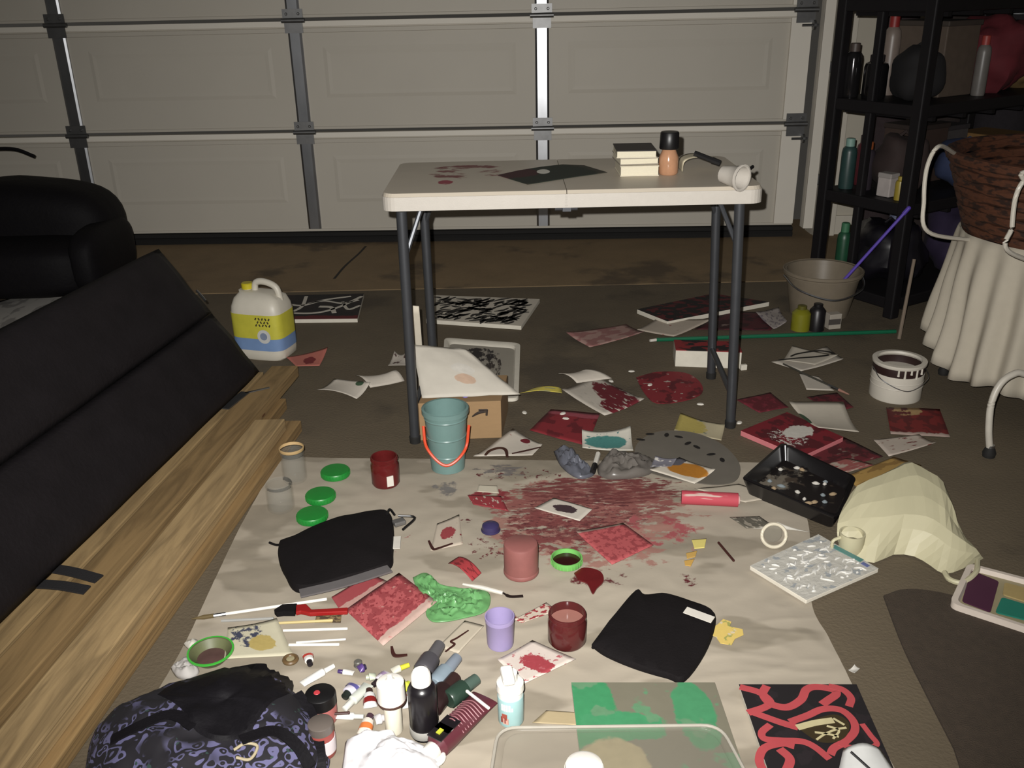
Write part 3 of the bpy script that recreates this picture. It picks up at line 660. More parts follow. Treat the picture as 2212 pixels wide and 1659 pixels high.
# ------------------------------------------------------------------ paint can
cp = G(1932, 853, 0); k = mpp(cp); H = hgt(cp, 775); rr = 53*k
m_can = mat('white_can_label', (196, 190, 178), 0.5, var=0.06); m_dk = mat('dried_dark_paint', (40, 22, 20), 0.5)
can = thing('paint_can', 'open white paint can with dark drips standing near the skirted basket', 'paint can', cp)
MB().lathe([(rr-0.002, 0), (rr, 0.004), (rr, H*0.70)], cp, seg=40).build('label_wrap', m_can, can)
MB().lathe([(rr-0.0015, H*0.70), (rr-0.001, H*0.72), (rr-0.001, H-0.012)], cp, seg=40, cap=False).build('upper_wall', m_dk, can)
MB().lathe([(rr, H-0.012), (rr+0.003, H-0.008), (rr+0.003, H), (rr-0.012, H+0.001), (rr-0.014, H-0.006), (rr-0.010, H-0.012)], cp, seg=40, cap=False).build('rim', m_can, can)
MB().lathe([(rr-0.008, H-0.013), (rr-0.006, H*0.62), (0.0001, H*0.62)], cp, seg=36, cap=False).build('paint_pool', m_dk, can)
for i, a in enumerate((-112, -98, -84, -70, -55)):
    aa = math.radians(a); q = cp+np.array([math.cos(aa)*(rr+0.0005), math.sin(aa)*(rr+0.0005), 0]); ln = (0.02, 0.028, 0.014, 0.03, 0.018)[i]
    MB().tube([q+np.array([0, 0, H-0.01]), q+np.array([0, 0, H-0.01-ln*0.6]), q+np.array([0, 0, H-0.01-ln])], [0.003, 0.003, 0.004], 8).build('paint_drip', m_can, can)
for hz in (0.36, 0.5): MB().lathe([(rr+0.0003, H*hz), (rr+0.0012, H*hz+0.0015), (rr+0.0003, H*hz+0.003)], cp, seg=40).build('bead', m_can, can)
MB().tube(arc([cp+np.array([-rr-0.002, 0, H*0.8]), cp+np.array([-rr*0.9, -rr*0.75, H*0.62]), cp+np.array([0, -rr*1.12, H*0.40]), cp+np.array([rr*0.9, -rr*0.75, H*0.62]), cp+np.array([rr+0.002, 0, H*0.8])], 8), 0.0016).build('wire_handle', m_galv, can)

# ------------------------------------------------------------------ wicker basket on a white stand with a skirt
m_wick = mat('dark_wicker', (78, 44, 26), 0.7, var=0.5, scale=60, stretch=(1, 1, 3), dark=(40, 22, 14), dth=0.55)
m_skirt = mat('white_cotton', (176, 168, 152), 0.9, var=0.06, scale=40)
m_wire = mat('white_enamel_wire', (190, 184, 172), 0.4)
BC = np.array([1.70, 2.74, 0.0]); RX, RY = 0.35, 0.36
bas = thing('basket_stand', 'dark wicker basket with a long white skirt on a white wire stand', 'basket', BC)
zb0, zb1 = 0.50, 0.73
def ell(a, s, z): return BC+np.array([math.cos(a)*RX*s, math.sin(a)*RY*s, z])
rings = 9
for i in range(rings):
    t = i/(rings-1); s = 0.80+0.22*t; z = zb0+(zb1-zb0)*t
    MB().tube([ell(2*math.pi*j/40+0.001, s, z+0.004*math.sin(j*1.9+i*math.pi)) for j in range(41)], 0.0165, 8).build('wicker_course', m_wick, bas)
MB().tube([ell(2*math.pi*j/40, 1.05, zb1+0.012) for j in range(41)], 0.016, 8).build('rim', m_wick, bas)
MB().lathe([(0.0001, zb0-0.01), (RX*0.8, zb0-0.01), (RX*0.8, zb0+0.005), (0.0001, zb0+0.005)], BC, seg=32, sy=RY/RX).build('base', m_wick, bas)
NP = 26
def skf(u, v):
    a = math.radians(60)+2*math.pi*u
    pl = 0.018*v**0.6*math.sin(NP*a)+0.012*noise.noise((a*3, v*2, 4))
    s = 0.88+0.13*v
    hem = 0.13+0.06*math.sin(a)+0.02*math.sin(a*5+1)+0.03*noise.noise((a*2.1, 0, 7))
    z = (zb0+0.02)*(1-v)+hem*v
    return BC+np.array([math.cos(a)*(RX*s+pl), math.sin(a)*(RY*s+pl), z])
MB().grid(300, 14, skf).build('skirt', m_skirt, bas, solid=0.0015)
MB().tube(arc([ell(math.pi, 0.84, 0.50), V(2004, 500, 2.62), V(1996, 430, 2.62), V(2003, 360, 2.62), V(2028, 316, 2.62), ell(math.pi*0.95, 1.05, 0.75)], 8), 0.006).build('stand_hoop', m_wire, bas)
MB().tube(arc([ell(-1.5, 1.05, 0.75), V(2240, 370, 2.3), V(2210, 392, 2.3), V(2193, 430, 2.3), V(2186, 490, 2.3), V(2182, 545, 2.3), ell(-2.0, 0.86, 0.47)], 8), 0.006).build('stand_hoop', m_wire, bas)
ft = G(2138, 972, 0.02)
MB().tube(arc([ft, V(2136, 925, ft[1]), V(2142, 870, ft[1]+0.01), V(2162, 828, ft[1]+0.02), V(2195, 806, ft[1]+0.03), V(2250, 796, ft[1]+0.05), ell(-1.7, 0.9, 0.40), ell(-1.7, 0.7, zb0-0.015)], 8), 0.0095, 10).build('stand_leg', m_wire, bas)
for a_ in (-0.3, 1.2, 2.6):
    MB().tube([ell(a_, 0.7, zb0-0.01), ell(a_, 0.8, 0.02)], 0.0095, 10).build('stand_leg', m_wire, bas); MB().lathe([(0.016, 0), (0.018, 0.012), (0.012, 0.028)], ell(a_, 0.8, 0.0)).build('foot', m_rubber, bas)
MB().lathe([(0.016, 0), (0.018, 0.012), (0.012, 0.028)], ft*np.array([1, 1, 0])).build('foot', m_rubber, bas)
MB().lathe([(0.011, 0.024), (0.011, 0.036)], ft*np.array([1, 1, 0])).build('ferrule', m_galv, bas)
wt = thing('wicker_hood', 'tan woven hood resting in the dark wicker basket at the right edge', 'hood', BC+np.array([0.05, 0.0, zb1]))
MB().lathe([(0.0001, 0.03), (0.12, 0.035), (0.2, 0.02), (0.21, 0.0), (0.2, 0.0), (0.12, 0.02), (0.0001, 0.015)], BC+np.array([0.08, 0.0, zb1-0.04]), axis=(0.2, -0.5, 1), seg=32).build('lid_weave', mat('tan_wicker', (140, 104, 54), 0.8, var=0.4, scale=60), wt)
MB().tube(arc([BC+np.array([0.03, -0.03, zb1-0.0]), BC+np.array([0.08, -0.04, zb1+0.04]), BC+np.array([0.13, -0.03, zb1-0.0])], 6), 0.006).build('handle', m_wick, wt)

# ------------------------------------------------------------------ things on the table
TZ = TH+0.0005
m_black = mat('black_plastic', (18, 17, 18), 0.4)
pm = paint((58, 54, 44), [('blob', (36, 44, 34), 0.4, 0.5, 0.5, 0.5, 4, 0.3), ('blob', (66, 30, 32), 0.12, 0.6, 0.25, 0.3, 5, 0.4), ('blob', (225, 222, 210), 0.42, 0.62, 0.06, 0.12, 8, 0.2)])
flatpoly('painted_sheet', 'dark green and black painted sheet lying on the white table', 'paper', [(1075, 379), (1120, 369), (1170, 361), (1215, 356), (1262, 358), (1312, 373), (1240, 383), (1140, 399)], pm, z=TZ, h=0.0015)
m_page = mat('book_pages', (206, 198, 176), 0.8, scale=200, stretch=(1, 1, 6)); m_cov1 = mat('grey_cover', (140, 132, 120), 0.6); m_cov2 = mat('black_cover', (30, 22, 22), 0.5); m_cream = mat('cream_cover', (206, 198, 178), 0.6)
def book(label, px0, px1, Y, z0, z1, dep, covers, m_cov, rz=0.0):
    a = V(px0, 365, Y); b = V(px1, 365, Y); c = np.array([(a[0]+b[0])/2, Y+dep/2, z0]); w_ = b[0]-a[0]; h = z1-z0
    t = thing('book', label, 'book', c)
    MB().box(c+np.array([0, 0, h/2]), (w_-0.004, dep-0.004, h-0.006), rz).build('pages', m_page, t, smooth=False)
    MB().box(c+np.array([0, 0, h-0.0015]), (w_, dep, 0.003), rz).build('cover', m_cov, t, smooth=False, bevel=0.001)
    MB().box(c+np.array([0, 0, 0.0015]), (w_, dep, 0.003), rz).build('cover', covers, t, smooth=False, bevel=0.001)
YB = 2.60
zq = [hgt(np.array([0.45, YB, 0]), y) for y in (378, 357, 341, 324)]
zq[0] = TZ
book('thick cream book at the bottom of the pile on the table', 1340, 1424, YB, zq[0], zq[1], 0.14, m_cream, m_cream)
book('grey book in the middle of the pile on the table', 1336, 1420, YB+0.012, zq[1]+0.0003, zq[2], 0.14, m_cov1, m_cov1, 0.05)
book('white book with a black cover on top of the pile on the table', 1333, 1419, YB+0.006, zq[2]+0.0003, zq[3], 0.135, m_cream, m_cov2, -0.03)
bp = G(1443, 376, TZ); k = mpp(bp); H = hgt(bp, 284)-TZ
bt = thing('bottle', 'amber bottle with a tall black cap standing by the books on the table', 'bottle', bp)
MB().lathe([(18*k, 0), (21*k, 0.005), (21*k, H*0.4), (15*k, H*0.56), (14*k, H*0.6)], bp).build('body', mat('amber_liquid', (186, 140, 108), 0.15, opac=0.8, var=0.25, scale=40), bt)
MB().lathe([(20*k, H*0.6), (21*k, H*0.62), (20*k, H*0.97), (18*k, H)], bp).build('cap', m_black, bt)
c0 = [G(1478, 372, TZ), G(1552, 372, TZ)]
cs = MB(); ptsx = arc([G(1474, 371, TZ+0.002), V(1480, 348, 2.62), V(1510, 340, 2.66), V(1548, 352, 2.66)], 8)
cs.grid(len(ptsx)-1, 4, lambda u, v: ptsx[int(round(u*(len(ptsx)-1)))]+np.array([0, 0.07*v, 0]))
tag(cs.build('folded_card', mat('cream_card', (196, 186, 160), 0.8), solid=0.002), 'cream folded card curling up on the table behind the white cup', 'card')
mk = thing('marker_pen', 'black marker resting on the cream card on the table', 'marker', G(1530, 352, TZ))
ma, mb = V(1500, 331, 2.66), V(1538, 346, 2.64); mc = V(1556, 353, 2.63)
MB().tube([ma, mb], 0.008).build('barrel', m_black, mk); MB().tube([mb, mc], [0.0095, 0.0085]).build('cap', m_black, mk)
cpb = thing('cup', 'crumpled white plastic cup lying at the right end of the table', 'cup', G(1582, 390, TZ))
ca, cb = G(1562, 376, TZ+0.03), G(1600, 384, TZ+0.028); k = mpp(ca)
MB().lathe([(0.0001, 0.0), (0.022, 0.001), (0.026, 0.03), (0.031, 0.06), (0.033, 0.062), (0.029, 0.061), (0.02, 0.012), (0.0001, 0.01)], ca-np.array([0.0, 0.0, 0.0]), axis=cb-ca, seg=18).build('cup_wall', m_white, cpb)
MB().lathe([(0.0305, 0.058), (0.035, 0.06), (0.035, 0.064), (0.0305, 0.065)], ca, axis=cb-ca, seg=18).build('rim', m_white, cpb)
clip = thing('clip', 'small dark clip on the right rear corner of the table', 'clip', G(1616, 378, TZ))
MB().box(G(1615, 376, TZ+0.006), (0.014, 0.02, 0.012), 0.4).build('jaw', m_black, clip, smooth=False, bevel=0.002)
MB().tube([G(1615, 376, TZ+0.01), V(1618, 364, 2.62)], 0.004).build('lever', m_black, clip)
MB().tube([V(1618, 366, 2.62), V(1626, 360, 2.64)], 0.005).build('lever', m_black, clip)

# ------------------------------------------------------------------ jug at the left
jp = G(578, 764, 0); k = mpp(jp); HJ = hgt(jp, 606)
m_jug = mat('milky_plastic', (196, 190, 176), 0.45, var=0.05); m_yel = mat('yellow_label', (184, 178, 62), 0.5, var=0.15); m_blue = mat('blue_label', (110, 136, 176), 0.5); m_cap = mat('yellow_cap', (190, 176, 40), 0.4)
jug = thing('jug', 'white plastic jug with yellow and blue label standing by the lumber', 'jug', jp)
jr = -0.28; W2, D2 = 59*k, 42*k
def jq(x, y, z): c, s = math.cos(jr), math.sin(jr); return jp+np.array([x*c-y*s, x*s+y*c, z])
def jsec(z, sx, sy, cx=0.0, n=28, e=0.45):
    out = []
    for i in range(n):
        a = 2*math.pi*i/n; f_ = lambda q: math.copysign(abs(q)**e, q)
        out.append(jq(cx+W2*sx*f_(math.cos(a)), D2*sy*f_(math.sin(a)), z))
    return out
def loft(secs, name, m, parent):
    n = len(secs[0]); vs = [p for s_ in secs for p in s_]
    fs = [(j*n+i, j*n+(i+1) % n, (j+1)*n+(i+1) % n, (j+1)*n+i) for j in range(len(secs)-1) for i in range(n)]+[tuple(range(n-1, -1, -1)), tuple((len(secs)-1)*n+i for i in range(n))]
    return MB().add(vs, fs).build(name, m, parent)
loft([jsec(0, 0.9, 0.9), jsec(0.008, 0.98, 0.98), jsec(HJ*0.1, 1, 1), jsec(HJ*0.62, 1, 1), jsec(HJ*0.70, 0.97, 0.96), jsec(HJ*0.80, 0.86, 0.8), jsec(HJ*0.86, 0.6, 0.5, -0.01), jsec(HJ*0.88, 0.3, 0.3, -W2*0.45)], 'body', m_jug, jug)
MB().lathe([(0.017, HJ*0.86), (0.017, HJ*0.90)], jq(-W2*0.45, 0, 0)).build('neck', m_jug, jug)
MB().lathe([(0.022, HJ*0.89), (0.022, HJ*0.955), (0.019, HJ*0.965)], jq(-W2*0.45, 0, 0), seg=20).build('cap', m_cap, jug)
MB().tube(arc([jq(-W2*0.18, 0, HJ*0.84), jq(-W2*0.1, 0, HJ*0.97), jq(W2*0.25, 0, HJ*0.99), jq(W2*0.66, 0, HJ*0.93), jq(W2*0.78, 0, HJ*0.8), jq(W2*0.8, 0, HJ*0.68)], 8), 0.012, 12).build('handle', m_jug, jug)
def jlab(z0, z1, name, m, sc=1.012):
    return loft([jsec(z0, sc, sc), jsec(z1, sc, sc)], name, m, jug)
jl = jlab(HJ*0.30, HJ*0.62, 'label', m_yel); jlab(HJ*0.14, HJ*0.301, 'label_band', m_blue)
m_ink = mat('label_ink', (58, 52, 30), 0.6)
for i, (zz, xo, n) in enumerate(((0.575, 0.15, 5), (0.53, 0.22, 4), (0.49, 0.15, 5))):
    for j in range(n):
        x = W2*(xo+0.13*j); q = jq(x, -D2*1.035, HJ*zz)
        MB().box(q, (0.005, 0.001, 0.009), jr, M=Matrix.Rotation(jr, 3, 'Z') @ Matrix.Rotation(0.5*(-1)**j, 3, 'Y')).build('letter', m_ink, jl, smooth=False)
MB().lathe([(0.0001, 0), (0.026, 0), (0.026, 0.0015), (0.0001, 0.0015)], jq(W2*0.4, -D2*1.02, HJ*0.34), axis=jq(0, -1, 0)-jq(0, 0, 0), seg=24).build('emblem', mat('emblem_grey', (190, 190, 186), 0.5), jl)
MB().lathe([(0.0001, 0), (0.014, 0), (0.014, 0.001), (0.0001, 0.001)], jq(W2*0.4, -D2*1.06, HJ*0.345), axis=jq(0, -1, 0)-jq(0, 0, 0), seg=20).build('emblem', mat('emblem_blue', (120, 130, 150), 0.5), jl)

# ------------------------------------------------------------------ canvases at the back
m_ced = mat('canvas_edge', (206, 200, 186), 0.8, bump=0.1, bscale=400)
m_blk = paint((22, 18, 19), [('noise', (34, 26, 26), 5, 0.55, (1, 1), 0), ('band', (96, 22, 28), 1, -0.1, 0.12, 0.12)])
m_wst = mat('white_paint', (196, 190, 178), 0.7, var=0.08)
cv = canvas('canvas', 'black canvas with looping white lines lying behind the yellow jug', [(600, 690), (772, 688), (786, 634), (612, 638)], 0.018, m_blk, m_ced)
for pts, wd in (([(604, 652), (650, 660), (700, 648), (758, 640)], 7), ([(612, 680), (650, 664), (662, 640)], 8), ([(610, 676), (680, 676), (730, 664), (782, 640)], 8), ([(690, 662), (715, 664), (722, 676)], 10), ([(665, 656), (700, 650), (740, 655), (775, 648)], 6), ([(740, 652), (752, 668), (778, 660)], 7)):
    stroke(cv, pts, wd, 0.0181, m_wst)
m_wc = paint((196, 188, 174), [])
cv = canvas('canvas', 'white canvas covered in black zebra strokes lying behind the left table leg', [(920, 690), (1126, 704), (1166, 646), (926, 637)], 0.018, m_wc, m_ced)
m_bst = mat('black_paint', (22, 19, 19), 0.6)
random.seed(11)
q4 = [G(924, 688, 0.0181), G(1122, 701, 0.0181), G(1160, 648, 0.0181), G(928, 639, 0.0181)]
for i in range(150):
    u, v = random.random()*0.94+0.03, random.random()*0.92+0.04
    an = random.choice([0.5, 0.7, 0.9, 2.6, 0.6, 0.8]); L = random.uniform(0.03, 0.085)
    p = q4[0]*(1-u)*(1-v)+q4[1]*u*(1-v)+q4[2]*u*v+q4[3]*(1-u)*v
    d = np.array([math.cos(an), math.sin(an), 0])*L*0.5; b_ = np.array([-d[1], d[0], 0])*random.uniform(-0.4, 0.4)
    mid = p+b_; lim = lambda w_: w_
    n3 = [p-d, mid, p+d]
    ok = all(min(q4[0][0], q4[3][0])+0.008 < t_[0] < max(q4[1][0], q4[2][0])-0.02 and q4[1][1]+0.012 < t_[1] < q4[3][1]-0.012 for t_ in n3)
    if not ok: continue
    pts = arc(n3, 5); N = len(pts)
    MB().ribbon(pts, [0.004+random.uniform(0.009, 0.015)*math.sin(math.pi*(j+0.5)/N) for j in range(N)], 0.0006).build('brush_stroke', m_bst, cv, smooth=False)
m_br = paint((20, 14, 16), [('noise', (88, 22, 28), 5, 0.54, (1, 2), 0.4), ('noise', (130, 34, 38), 7, 0.68, (1, 2), 0.2)])
cv = canvas('canvas', 'black and dark red canvas propped at the back under the right table legs', [(1376, 668), (1442, 694), (1662, 652), (1540, 634)], 0.02, m_br, m_ced)
DR = (104, 22, 34); R2 = (124, 32, 40); WH = (186, 178, 166)
def P(name, label, px, base, layers, z=0.003, cat='paper', **kw): return sheet(name, label, cat, px, paint(base, layers), z=z, **kw)
P('paper_sheet', 'pale pink paper curling beside the dark red canvas at the back', [(1222, 718), (1274, 750), (1392, 716), (1352, 700)], (160, 128, 120), [('noise', (150, 104, 100), 4, 0.5, (1, 1), 0)], lift=(0.015, 0.0, 0.02, 0.0), bend=-0.0, z=0.004)
P('paper_sheet', 'creamy paper curling against the front edge of the dark red canvas', [(1376, 712), (1455, 727), (1542, 688), (1420, 688)], (176, 164, 150), [('noise', (140, 60, 60), 5, 0.68, (1, 1), 0)], lift=(0.01, 0, 0.015, 0), z=0.006)
P('paper_sheet', 'dark red painted paper beneath the right table legs at the back', [(1500, 712), (1665, 714), (1690, 676), (1560, 672)], (72, 22, 30), [('noise', (50, 16, 22), 4, 0.5, (1, 1), 0), ('noise', (130, 110, 104), 3, 0.7, (1, 1), 0)], z=0.0022)
P('paper_sheet', 'crumpled grey white paper beside the clear bucket', [(1632, 676), (1672, 712), (1700, 694), (1682, 664)], (150, 142, 138), [('noise', (120, 112, 116), 6, 0.55, (1, 1), 0)], z=0.006, lift=(0.01, 0, 0.02, 0.01), wr=0.006)
t = thing('shallow_box', 'shallow white box with a red and black painted top under the table', 'box', G(1525, 797, 0))
fr = [G(1458, 792, 0.0), G(1600, 797, 0.0)]; hb = hgt(fr[0], 757); dv = np.array([0.01, 0.1, 0])
b4 = [fr[0], fr[1], fr[1]+dv, fr[0]+dv]; MB().hexa(b4, [p+np.array([0, 0, hb]) for p in b4]).build('carton', m_ced, t, smooth=False, bevel=0.002)
MB().hexa([p+np.array([0, 0, hb]) for p in b4], [p+np.array([0, 0, hb+0.003]) for p in b4]).build('painted_lid', paint((128, 32, 36), [('noise', (28, 18, 20), 3, 0.52, (1, 1), 0)]), t, smooth=False)
t = thing('sponge_block', 'tiny cream block beside the shallow white box', 'block', G(1606, 795, 0)); MB().box(G(1606, 793, 0.01), (0.022, 0.014, 0.02), 0.2).build('foam', m_ced, t, smooth=False, bevel=0.002)
P('paper_sheet', 'salmon pink painted paper beside the foot of the jug', [(618, 772), (640, 792), (690, 790), (708, 750)], (176, 104, 92), [('blob', (120, 40, 44), 0.6, 0.55, 0.25, 0.2, 6, 0.6)], z=0.003, lift=(0, 0, 0, 0.02))
sheet('paper_sheet', 'white paper with curled edge on the left floor behind the cloth', 'paper', [(684, 842), (770, 862), (800, 826), (722, 818)], paint(WH, [('blob', (60, 84, 60), 0.75, 0.9, 0.1, 0.14, 6, 0.5)]), z=0.006, lift=(0.008, 0, 0.03, 0.02), bend=0.012)
sheet('paper_sheet', 'second white paper curling up beside the left front table leg', 'paper', [(768, 812), (800, 838), (874, 824), (850, 800)], paint(WH, []), z=0.006, lift=(0.02, 0.005, 0.0, 0.03), bend=0.02)
P('paper_scrap', 'small stained paper scrap leaning behind the left table leg', [(838, 790), (880, 790), (880, 756), (852, 758)], (160, 152, 142), [('noise', (70, 50, 46), 3, 0.58, (1, 1), 0)], z=0.005, lift=(0, 0, 0.04, 0.03))
# rounded tray, big folded paper, box
ty = thing('tray', 'white tray with rounded corners and dark paint smears under the table', 'tray', G(1040, 800, 0))
tq = [G(952, 858, 0.012), G(1120, 862, 0.012), G(1124, 742, 0.012), G(960, 730, 0.012)]
def rquad(c4, r, z, n=6):
    c4 = [np.array(p) for p in c4]; out = []
    for i in range(4):
        p = c4[i]; a = c4[i-1]-p; b = c4[(i+1) % 4]-p; a = a/np.linalg.norm(a)*r; b = b/np.linalg.norm(b)*r
        for j in range(n+1):
            t_ = j/n; q = (p+a)*(1-t_)**2+2*p*t_*(1-t_)+(p+b)*t_**2; out.append(np.array([q[0], q[1], z]))
    return out
def dish(parent, c4, r, z0, h, rimw, m_rim, m_in, pf=('rim', 'well')):
    o_ = rquad(c4, r, z0); n = len(o_); c = sum(o_)/n
    up_ = [p+np.array([0, 0, h]) for p in o_]; inn = [c+(p-c)*(1-rimw)+np.array([0, 0, h]) for p in o_]; low = [c+(p-c)*(1-rimw*1.3)+np.array([0, 0, h*0.35]) for p in o_]
    MB().add(o_+up_+inn+low, [(k_*n+i, k_*n+(i+1) % n, (k_+1)*n+(i+1) % n, (k_+1)*n+i) for k_ in range(3) for i in range(n)]).build(pf[0], m_rim, parent)
    xs = [p[0] for p in low]; ys = [p[1] for p in low]
    MB().add(low, [tuple(range(n))], [((p[0]-min(xs))/(max(xs)-min(xs)), (p[1]-min(ys))/(max(ys)-min(ys))) for p in low]).build(pf[1], m_in, parent, smooth=False)
dish(ty, tq, 0.03, 0.002, 0.012, 0.12, m_ced, paint((150, 144, 132), [('splat', (40, 34, 34), 0.45, 0.75, 0.42, 0.22, 9, 0.42, (1, 1)), ('splat', (60, 52, 48), 0.7, 0.5, 0.2, 0.3, 8, 0.5, (2, 1))]))
m_card = mat('brown_cardboard', (146, 118, 84), 0.85, var=0.08, stretch=(1, 1, 5))
bxp = [G(908, 952, 0), G(1084, 946, 0)]; hbx = hgt(bxp[1], 866); dv = np.array([0.02, 0.2, 0])
cb = thing('cardboard_box', 'brown cardboard box with a black curved arrow mark beneath the folded white paper', 'box', (bxp[0]+bxp[1])/2+dv/2)
b4 = [bxp[0], bxp[1], bxp[1]+dv, bxp[0]+dv]; MB().hexa(b4, [p+np.array([0, 0, hbx]) for p in b4]).build('carton', m_card, cb, smooth=False, bevel=0.002)
ar = arc([V(1020, 899, bxp[1][1]-0.0012), V(1034, 891, bxp[1][1]-0.0012), V(1050, 889, bxp[1][1]-0.0012)], 6)
ar = [np.array([p[0], np.interp(p[0], [bxp[0][0], bxp[1][0]], [bxp[0][1], bxp[1][1]])-0.0015, p[2]]) for p in ar]
mbx = MB(); mbx.tube(ar, [0.001+0.0035*math.sin(math.pi*(i+1)/(len(ar)+1)) for i in range(len(ar))], 6); tp = ar[-1]
mbx.tube([tp+np.array([-0.022, 0, 0.006]), tp+np.array([0.004, 0, 0.006])], 0.0032, 6); mbx.tube([tp+np.array([0.003, 0, 0.007]), tp+np.array([0.001, 0, -0.012])], 0.0032, 6)
mbx.build('arrow_mark', mat('box_ink', (48, 38, 32), 0.7), cb, smooth=False)
def bigp(u, v):
    a, b, c, d = [G(912, 858, hbx+0.03), G(1122, 852, hbx+0.005), G(1006, 752, hbx+0.07), G(892, 746, hbx+0.09)]
    a = G(912, 860, hbx+0.012); b = G(1124, 852, hbx+0.006); c = G(1006, 754, hbx+0.10); d = G(890, 744, hbx+0.12)
    p = a*(1-u)*(1-v)+b*u*(1-v)+c*u*v+d*(1-u)*v
    p[2] += 0.01*math.sin(math.pi*u)*math.sin(math.pi*v)+0.003*noise.noise((u*5, v*4, 2)); return p
o = MB().grid(16, 16, bigp).build('paper_sheet', paint((190, 184, 172), [('blob', (196, 168, 146), 0.55, 0.3, 0.12, 0.1, 5, 0.5), ('blob', (205, 200, 190), 0.6, 0.5, 0.15, 0.1, 4, 0.4)]), solid=0.001)
tag(o, 'large folded white paper draped over the cardboard box', 'paper')
ls = [G(908, 862, 0.02), G(918, 862, 0.02), V(905, 662, 2.62), V(886, 660, 2.62)]
o = MB().grid(4, 12, lambda u, v: ls[0]*(1-u)*(1-v)+ls[1]*u*(1-v)+ls[2]*u*v+ls[3]*(1-u)*v+np.array([0, 0.02*math.sin(math.pi*v), 0])).build('paper_roll', mat('rolled_paper', (196, 188, 172), 0.8), solid=0.004)
tag(o, 'narrow white paper strip leaning upright behind the left front table leg', 'paper')
# ================================================================== papers scattered on the floor behind the cloth
P('paper_sheet', 'white paper arched over the back of the red and white torn paper', [(1204, 808), (1246, 828), (1322, 818), (1262, 798)], WH, [], z=0.006, lift=(0.01, 0.0, 0.0, 0.02), bend=0.015)
P('paper_sheet', 'torn white paper with broad dark red strokes in the middle of the floor', [(1214, 842), (1306, 898), (1392, 862), (1290, 812)], WH, [('blob', DR, 0.62, 0.72, 0.5, 0.26, 6, 0.5), ('blob', DR, 0.9, 0.35, 0.3, 0.16, 6, 0.5), ('noise', WH, 5, 0.62, (1, 3), 0.5)], z=0.004, lift=(0.012, 0, 0.02, 0))
flatpoly('painted_paper', 'round dark red painted paper flecked with white under the table', 'paper', [(1374, 816), (1420, 804), (1480, 806), (1512, 826), (1516, 850), (1480, 866), (1420, 872), (1392, 850)], paint(R2, [('noise', WH, 6, 0.66, (1, 2), 0.2), ('noise', (92, 18, 28), 4, 0.55, (1, 1), 0)]), z=0.003, h=0.0015, smooth_n=4)
m_fleck = mat('white_fleck', (205, 200, 190), 0.7)
for i, (x, y) in enumerate(((1364, 803), (1404, 832), (1320, 824), (1513, 874), (1597, 914), (1133, 892), (1222, 905), (1216, 894))):
    p = G(x, y, 0.003 if i != 1 else 0.0055)
    o = MB().lathe([(0.002, 0), (0.008, 0.001), (0.006, 0.004), (0.0005, 0.005)], p, seg=7, sx=1.5, rz=i).build('paper_crumb', m_fleck)
    tag(o, 'tiny white paper crumb '+['right of the torn red strokes', 'on the round red painted paper', 'beside the back of the torn paper', 'in front of the round red paper', 'beside the right front table foot', 'above the plain dark red paper', 'on the upper edge of the plain dark red paper', 'between the box and the plain red paper'][i], 'crumb', 'paper crumbs on the floor')
P('painted_paper', 'plain dark red painted paper behind the teal painted card', [(1144, 930), (1190, 884), (1296, 894), (1268, 964)], R2, [('noise', (100, 20, 30), 3, 0.55, (1, 1), 0), ('band', (150, 70, 80), 0, 0.8, 1.1, 0.1)], z=0.003)
pA = P('painted_paper', 'white paper with a brown painted arch beside the small bucket', [(1022, 986), (1150, 984), (1172, 960), (1108, 926)], WH, [('blob', DR, 0.55, 0.85, 0.12, 0.1, 6, 0.4), ('noise', (140, 60, 60), 4, 0.7, (1, 1), 0)], z=0.007, lift=(0, 0, 0.004, 0.015))
m_brn = mat('brown_paint', (58, 28, 24), 0.5)
def mark(label, px, wpx, z, m, cat=None, name='paint_stroke', n=6, h=0.001, on=None):
    pts = arc([G(x, y, z) for x, y in px], n); k = mpp(pts[0]); N = len(pts)
    o = MB().ribbon(pts, [wpx*k*(0.55+0.45*math.sin(math.pi*(i+0.7)/(N+0.4))) for i in range(N)], h).build(name, m, on, smooth=False); o['label'] = label; return o
mark('brown painted arch on the white paper beside the small bucket', [(1048, 984), (1058, 974), (1078, 968), (1092, 972), (1096, 988)], 9, 0.0105, m_brn, on=pA)
mark('straight brown paint line right of the painted arch', [(1106, 980), (1135, 974), (1168, 966)], 6, 0.0108, m_brn, on=pA)
P('painted_paper', 'teal painted card with a white border standing out behind the cloth edge', [(1258, 968), (1368, 974), (1362, 920), (1257, 928)], (192, 188, 176), [('blob', (70, 128, 122), 0.48, 0.45, 0.42, 0.34, 6, 0.3), ('noise', (60, 112, 112), 8, 0.66, (1, 1), 0)], z=0.007, lift=(0, 0.01, 0.03, 0.02))
P('painted_paper', 'yellow washed paper scrap near the right front table foot', [(1456, 930), (1558, 952), (1566, 918), (1470, 892)], (170, 160, 132), [('blob', (176, 160, 88), 0.2, 0.5, 0.45, 0.5, 4, 0.5), ('noise', (96, 112, 112), 3, 0.68, (1, 1), 0)], z=0.005, lift=(0, 0.004, 0.012, 0.01))
sheet('paper_strip', 'thin yellow paper strip between the folded paper and the red papers', 'paper', [(1122, 850), (1214, 850), (1212, 838), (1150, 841)], paint((206, 190, 84), [('noise', (180, 176, 120), 3, 0.55, (1, 1), 0)]), z=0.004, bend=0.008)
